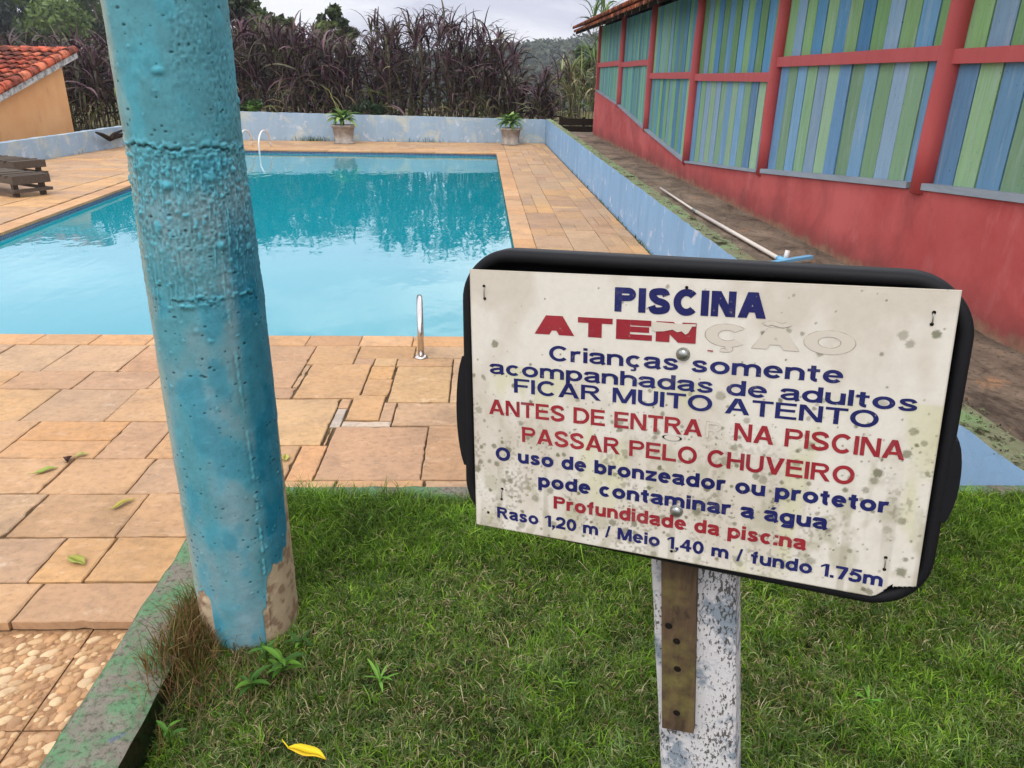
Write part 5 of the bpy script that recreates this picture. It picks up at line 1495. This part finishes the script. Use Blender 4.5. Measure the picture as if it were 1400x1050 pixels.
# ------------------------------------------------------------------ potted agaves
def planter(loc, label, seed, scale=1.0, stalk=False):
    r = random.Random(seed)
    root = thing('potted_agave', label, 'potted plant', loc, 'planters on the far edge of the deck')
    mb = MB(); s = scale
    mb.lathe([(.0, 0), (.29 * s, .0), (.30 * s, .03), (.25 * s, .035), (.27 * s, .2), (.30 * s, .43 * s), (.335 * s, .44 * s), (.34 * s, .50 * s), (.30 * s, .50 * s), (.28 * s, .44 * s), (.02, .43 * s)], 28)
    mb.build('pot', M['pot'], root)
    mb = MB(); hz_ = .45 * s
    for k_ in range(48):
        az = k_ * 2.39996; el = math.radians(-8 + 84 * (k_ / 48) + r.uniform(-6, 6)); L = r.uniform(.40, .56) * s * (1.0 if k_ < 26 else .75)
        d = Vector((math.cos(az), math.sin(az), 0)); sd = Vector((-math.sin(az), math.cos(az), 0))
        g_ = r.uniform(.8, 1.15); mb.col = tuple(x_ * g_ for x_ in r.choice([lin(96, 134, 66), lin(118, 154, 80), lin(80, 114, 58), lin(142, 166, 96)]))
        l_ = []; m_ = []; r2 = []
        c0 = Vector((0, 0, hz_ + .20 * s))
        for t, w in ((0, .025), (.3, .055), (.6, .068), (.85, .038), (1, .002)):
            e2 = el - .35 * t * t
            p = c0 + d * (L * t * math.cos(e2)) + Vector((0, 0, L * t * math.sin(e2)))
            up_ = Vector((0, 0, 1)) * math.cos(e2) - d * math.sin(e2)
            l_.append(p - sd * w * s + up_ * w * .4); m_.append(p); r2.append(p + sd * w * s + up_ * w * .4)
        mb.strip(l_, m_); mb.strip(m_, r2)
    f = mb.build('leaves', M['leaf'], root)
    mb = MB(); mb.tube([(0, 0, hz_ - .03), (0, 0, hz_ + .22 * s)], .04 * s, 8); mb.build('stem', M['bark'], root)
    if stalk:
        mb = MB(); mb.col = lin(150, 146, 88)
        mb.tube([(-.05, 0, hz_), (-.15, 0, hz_ + .5), (-.34, .05, hz_ + .95), (-.6, .05, hz_ + 1.1)], [.016, .012, .009, .003], 6)
        mb.tube([(-.03, 0, hz_), (-.1, -.05, hz_ + .55), (-.3, -.05, hz_ + .8)], [.014, .01, .003], 6)
        mb.build('dry_stalk', M['leaf'], root)
    return root
p1 = on_z(475, 194, ZD); p2 = on_z(697, 195.5, ZD)
planter((p1.x, 22.35, ZD), 'left of the two potted agaves, with a dry stalk leaning out', 81, 1.0, True)
planter((p2.x, 22.85, ZD), 'right of the two potted agaves, near the wall corner', 82, .93)

# ------------------------------------------------------------------ pool ladders
def arch(x, yb, ye, zb_, h, zl, r_=.02):
    """rail: foot on the deck at yb, up and over, down into the water at ye"""
    pts = [Vector((x, yb, zb_))]
    mid = (yb + ye) / 2; ra = abs(yb - ye) / 2; sgn = 1 if ye > yb else -1
    pts.append(Vector((x, yb, zb_ + h * .45)))
    for k_ in range(0, 13):
        a = math.pi * k_ / 12
        pts.append(Vector((x, mid - sgn * ra * math.cos(a), zb_ + h - ra * .62 + ra * .62 * math.sin(a))))
    pts.append(Vector((x, ye, zl)))
    return pts
lad = thing('pool_ladder', 'steel ladder handrail arching over the near pool edge', 'pool ladder', (-.2, 4.9, ZD))
for x in (-.41, .10):
    mb = MB(lad.location); mb.tube([p_ + Vector((-.085 * (p_.y - 4.83), 0, 0)) for p_ in arch(x, 4.83, 5.38, ZD, .335, ZD - .6)], .0215, 14)
    rl = mb.build('rail', M['steel'], lad)
    mb = MB(lad.location); mb.lathe([(.0, 0), (.045, 0), (.045, .006), (.03, .014), (.022, .016)], 18, (x, 4.83, ZD + .002)); mb.build('base_flange', M['steel'], rl)
for zz_ in (ZD - .25, ZD - .5):
    mb = MB(lad.location); mb.box((-.41, 5.38, zz_), (.10, 5.46, zz_ + .03)); mb.build('tread', M['rail_white'], lad)
lad = thing('pool_ladder', 'white ladder rails at the far pool edge beside the column', 'pool ladder', (-6.0, 20.4, ZD))
fy = 20.95
for px in (345, 370):
    xx = on_y(px, 198, fy).x
    mb = MB(lad.location); mb.tube(arch(xx, fy, 19.85, ZD, .44, ZD - .6), .022, 10); mb.build('rail', M['rail_white'], lad)

# ------------------------------------------------------------------ brush on its pole
pole = thing('pool_brush', 'white pool pole with light blue head lying on the barn path', 'pool brush', (2.25, 7.0, .03))
PO = Vector(pole.location)
A = on_z(903, 257, .03); B = on_z(950, 288, .03); Cc = on_z(1066, 354, .03)
mb = MB(PO); mb.tube([A, B], .011, 10); mb.build('inner_tube', M['pole'], pole)
mb = MB(PO); mb.tube([B, Cc], .016, 12); mb.build('outer_tube', M['pole'], pole)
mb = MB(PO); dpo = (Cc - B).normalized(); mb.tube([B - dpo * .05, B + dpo * .05], .0185, 12); mb.build('collar', M['bolt'], pole)
mb = MB(PO); mb.tube([Cc - dpo * .02, Cc + dpo * .09], .024, 12)
hd = mb.build('connector', M['blue_plastic'], pole)
mb = MB(PO); E_ = Cc + dpo * .05; mb.tube([E_ + Vector((0.02, 0, .0)), E_ + Vector((.03, 0, .075))], .018, 12); mb.build('stub', M['rail_white'], hd)
D0 = on_z(1050, 363, .03); D2 = on_z(1109, 353, .03); D1 = E_ + dpo * .05
mb = MB(PO)
ctr = [D0 * (1 - t) * (1 - t) + D1 * 2 * t * (1 - t) + D2 * t * t for t in np.linspace(0, 1, 12)]
for a, b in zip(ctr[:-1], ctr[1:]):
    w = (b - a).normalized(); s = Vector((-w.y, w.x, 0)) * .022
    mb.hexa([a - s, a + s, b + s, b - s, a - s + Vector((0, 0, .022)), a + s + Vector((0, 0, .022)), b + s + Vector((0, 0, .022)), b - s + Vector((0, 0, .022))])
mb.build('brush_head', M['blue_plastic'], pole)

# ------------------------------------------------------------------ wooden loungers
def lounger(loc, rot, label):
    root = thing('sun_lounger', label, 'sun lounger', loc, 'wooden loungers on the left deck'); root.rotation_euler = (0, 0, rot)
    L, W, H = 1.9, .50, .31
    mb = MB()
    for k_ in range(14):
        x = .03 + k_ * .092
        dz_ = random.uniform(-.006, .006); e_ = random.uniform(-.015, .02)
        mb.box((x, -W / 2 - .02 - e_, H - .022 + dz_), (x + random.uniform(.06, .072), W / 2 + .02 + e_, H + .004 + dz_))
    mb.build('seat', M['lounger'], root)
    mb = MB()
    for s in (-1, 1): mb.box((.0, s * W / 2 - .022, H - .11), (L, s * W / 2 + .022, H - .021))
    mb.box((-.03, -W / 2 - .03, H - .12), (.0, W / 2 + .03, H + .004))
    mb.build('frame', M['lounger'], root)
    for x in (.06, L - .1):
        for s in (-1, 1):
            mb = MB(); mb.box((x, s * (W / 2 - .05) - .035, 0), (x + .07, s * (W / 2 - .05) + .035, H - .115)); mb.build('leg', M['lounger'], root)
    mb = MB()
    mb.box((-.02, -W / 2 - .05, .07), (.045, W / 2 + .05, .115))
    for s in (-1, 1): mb.box((.045, s * (W / 2 + .02) - .018, .07), (L, s * (W / 2 + .02) + .018, .115))
    mb.build('lower_rail', M['lounger'], root)
    mb = MB(); m = Matrix.Translation((1.30, 0, H)) @ Matrix.Rotation(math.radians(-48), 4, 'Y')
    for k_ in range(7): mb.box((k_ * .095, -W / 2, 0), (k_ * .095 + .08, W / 2, .024), m)
    for s in (-1, 1): mb.box((0, s * (W / 2 - .06) - .02, -.04), (.66, s * (W / 2 - .06) + .02, 0), m)
    mb.build('backrest', M['lounger'], root)
f1 = on_z(44, 269, ZD)
lounger((f1.x, f1.y + .05, ZD), math.radians(148), 'nearer weathered wooden lounger by the left pool edge')
f2 = on_z(40, 245, ZD)
lounger((f2.x + .05, f2.y, ZD), math.radians(150), 'farther weathered wooden lounger beside the left wall')

# ------------------------------------------------------------------ fallen leaves, tuft and weeds
def fallen_leaf(p, L, W, az, col, label, curl=.25, seed=1, group='leaves fallen on the ground'):
    r = random.Random(seed); mb = MB(); n = 9
    def pt(t, s):
        w = W * math.sin(math.pi * min(1, t * .96 + .03)) ** .8 * (1.15 - .4 * t)
        return Vector((L * (t - .5), s * w + .08 * L * math.sin(t * 3), .004 + curl * abs(s) * w + .10 * L * (t - .45) ** 2 * 1.2 + .003 * math.sin(t * 9 + seed)))
    for side in (-1, 1):
        mb.col = tuple(x_ * r.uniform(.85, 1.1) for x_ in col)
        mb.strip([pt(t / n, 0) for t in range(n + 1)], [pt(t / n, side) for t in range(n + 1)])
    mb.tube([pt(0, 0), pt(0, 0) + Vector((-.25 * L, .01, .004))], [.0012, .0006], 5)
    o = mb.build('fallen_leaf', M['dryleaf']); o.location = p; o.rotation_euler = (0, 0, az)
    o.modifiers.new('thickness', 'SOLIDIFY').thickness = .0006
    tag(o, label, 'leaf', group)
fallen_leaf(on_z(105, 769, ZD + .004), .095, .024, math.radians(-30), lin(158, 152, 70), 'olive green leaf nearest the pebble tiles', .4, 1)
fallen_leaf(on_z(64, 645, ZD + .004), .10, .02, math.radians(40), lin(158, 158, 78), 'pale green leaf in the middle of the left deck slabs', .5, 2)
fallen_leaf(on_z(170, 690, ZD + .004), .11, .016, math.radians(55), lin(170, 156, 80), 'thin yellowish leaf lying close to the column', .5, 3)
fallen_leaf(on_z(112, 623, ZD + .004), .06, .016, math.radians(30), lin(170, 172, 92), 'small yellow green leaf on the deck beside a brown one', .4, 4)
fallen_leaf(on_z(95, 629, ZD + .004), .055, .02, math.radians(100), lin(72, 48, 38), 'small crumpled brown leaf on the deck', .9, 5)
fallen_leaf(on_z(391, 627, ZD + .004), .06, .024, math.radians(100), lin(172, 168, 84), 'pale leaf on the deck right of the column', .4, 6)
fallen_leaf(on_z(420, 1034, -.018), .085, .013, math.radians(-20), lin(226, 190, 34), 'bright yellow leaf lying on the lawn', .5, 7)

r = np.random.default_rng(91)                      # dry tuft between column and kerb
n = 1700
tx = r.normal(-.695, .040, n); ty = r.normal(1.47, .085, n)
ok = (np.hypot(tx - CC.x, ty - CC.y) > .115) & (tx > -.755) & (tx < -.5); tx, ty = tx[ok], ty[ok]; n = len(tx)
tz = np.where(tx < -.705, -.02, lawn_z(tx, ty))
tc = np.array([lin(122, 98, 60), lin(150, 126, 84), lin(84, 92, 38), lin(104, 78, 48), lin(72, 92, 34), lin(132, 100, 66)])[r.integers(0, 6, n)] * (.75 + .5 * r.random(n))[:, None]
o = blades('grass_tuft', tx, ty, tz, .04 + .085 * r.random(n), .0018 + .0012 * r.random(n), .12 + .75 * r.random(n) ** 1.5, tc, M['grass'], 92, .5)
tag(o, 'tall half dry grass tuft between the column foot and the kerb', 'grass tuft')
n = 420
tx = r.normal(-.56, .12, n); ty = r.normal(1.36, .07, n); ok = (tx > -.7) & (np.hypot(tx - CC.x, ty - CC.y) > .113); tx, ty = tx[ok], ty[ok]; n = len(tx)
tc = np.array([lin(150, 130, 92), lin(120, 96, 70), lin(88, 100, 48), lin(96, 76, 54)])[r.integers(0, 4, n)] * (.7 + .5 * r.random(n))[:, None]
o = blades('dry_grass', tx, ty, lawn_z(tx, ty), .03 + .05 * r.random(n), .0016 + .001 * r.random(n), .9 + .7 * r.random(n), tc, M['grass'], 93, .75); o['kind'] = 'stuff'

def weed(p, nl, L, label, seed, tall=.05, col=(lin(64, 104, 30), lin(84, 124, 38), lin(54, 88, 28))):
    r = random.Random(seed); root = thing('weed', label, 'weed', p, 'weeds growing in the lawn')
    mb = MB(); ms = MB(); ms.col = col[0]
    ms.tube([(0, 0, -.02), (0, 0, tall * .5), (.004, .002, tall)], [.0022, .0018, .001], 6)
    for k_ in range(nl):
        az = k_ * 2.4 + r.uniform(-.3, .3); h0 = tall * (.25 + .75 * k_ / nl); el = r.uniform(.3, 1.2) if seed < 6 else r.uniform(.95, 1.45); ll = L * r.uniform(.7, 1.15)
        d = Vector((math.cos(az), math.sin(az), 0)); sd = Vector((-math.sin(az), math.cos(az), 0)); f_ = r.uniform(.85, 1.2)
        mb.col = tuple(x_ * f_ for x_ in r.choice(col)); a = []; m_ = []; b = []
        for t in np.linspace(0, 1, 7):
            w = ll * (.12 if seed < 6 else .065) * math.sin(math.pi * min(1, .04 + .96 * t)) ** .8
            q = Vector((0, 0, h0)) + d * ll * t * math.cos(el * (1 - .8 * t)) + Vector((0, 0, ll * (t * math.sin(el) - .45 * t * t)))
            a.append(q - sd * w + Vector((0, 0, w * .35))); m_.append(q); b.append(q + sd * w + Vector((0, 0, w * .35)))
        mb.strip(a, m_); mb.strip(m_, b)
    mb.build('leaves', M['leaf'], root); ms.build('stem', M['leaf'], root)
zl = -.035
weed(on_z(388, 925, zl), 11, .058, 'leafy weed at the column foot, rightmost and fullest', 1, .05)
weed(on_z(345, 945, zl), 9, .048, 'smaller leafy weed in front of the column foot', 2, .035)
weed(on_z(412, 888, zl), 6, .045, 'bright leafy weed beside the right side of the column foot', 3, .035)
weed(on_z(365, 905, zl), 6, .05, 'dark leafy weed tight against the column foot', 4, .05, (lin(56, 92, 34), lin(66, 106, 38)))
weed(on_z(232, 1012, zl), 4, .04, 'lone seedling with upright leaf near the kerb', 5, .04)
weed(on_z(520, 940, zl), 7, .055, 'spiky bright grass weed in the open lawn', 6, .03, (lin(92, 136, 46), lin(110, 152, 60)))
weed(on_z(1185, 965, zl), 7, .04, 'small bright grassy weed right of the sign post', 7, .02, (lin(92, 142, 44), lin(110, 160, 56)))
weed(on_z(770, 945, zl), 6, .035, 'small yellow green weed left of the sign post', 8, .02, (lin(110, 146, 48), lin(92, 130, 44)))

# dark bent branch left on top of the low wall
br = thing('branch', 'dark bent branch lying over the left wall beside the column', 'branch', (-9.05, 20.0, -.15))
mb = MB(br.location)
pts = [on_x(px, py, -9.0) for px, py in ((131, 181), (141, 185), (150, 190), (158, 187), (170, 184), (186, 186))]
mb.tube(pts, [.02, .05, .06, .055, .05, .03], 8)
mb.tube([pts[2], pts[3] + Vector((0, -.1, .06)), pts[4] + Vector((0, .05, .12))], [.05, .04, .02], 7)
mb.build('wood', M['dark_fence'], br)
# weeds along the foot of the walls
r = np.random.default_rng(131); bx = []; by = []
for cx_, cy_, sx_, sy_, k_ in ((-9.45, 17.3, .05, .35, 160), (-9.35, 18.6, .05, .3, 120), (-9.25, 20.3, .05, .3, 90), (-4.9, 23.0, .3, .05, 150), (-2.2, 23.2, .8, .04, 60), (1.88, 12, .012, 4.0, 60)):
    bx.append(r.normal(cx_, sx_, k_)); by.append(r.normal(cy_, sy_, k_))
bx = np.concatenate(bx); by = np.concatenate(by); n = len(bx)
cc = np.array([lin(70, 100, 38), lin(96, 112, 48), lin(60, 74, 34)])[r.integers(0, 3, n)]
o = blades('wall_foot_grass', bx, by, np.full(n, ZD), r.uniform(.06, .2, n) * np.where(bx > 1, .4, 1), np.full(n, .012), r.uniform(.2, .9, n), cc, M['grass'], 132); o['kind'] = 'stuff'

# damp morning air
mb = MB(); mb.box((-320, -130, -40), (320, 800, 62))
hz = mb.build('haze', None, colour=False); hz['kind'] = 'stuff'
hm = bpy.data.materials.new('haze_air'); hm.use_nodes = True
hm.node_tree.nodes.clear()
ho = hm.node_tree.nodes.new('ShaderNodeOutputMaterial'); hv = hm.node_tree.nodes.new('ShaderNodeVolumePrincipled')
hv.inputs['Color'].default_value = (.86, .9, 1.0, 1); hv.inputs['Density'].default_value = .00055; hv.inputs['Anisotropy'].default_value = .2
hm.node_tree.links.new(hv.outputs[0], ho.inputs['Volume'])
hz.data.materials.append(hm)
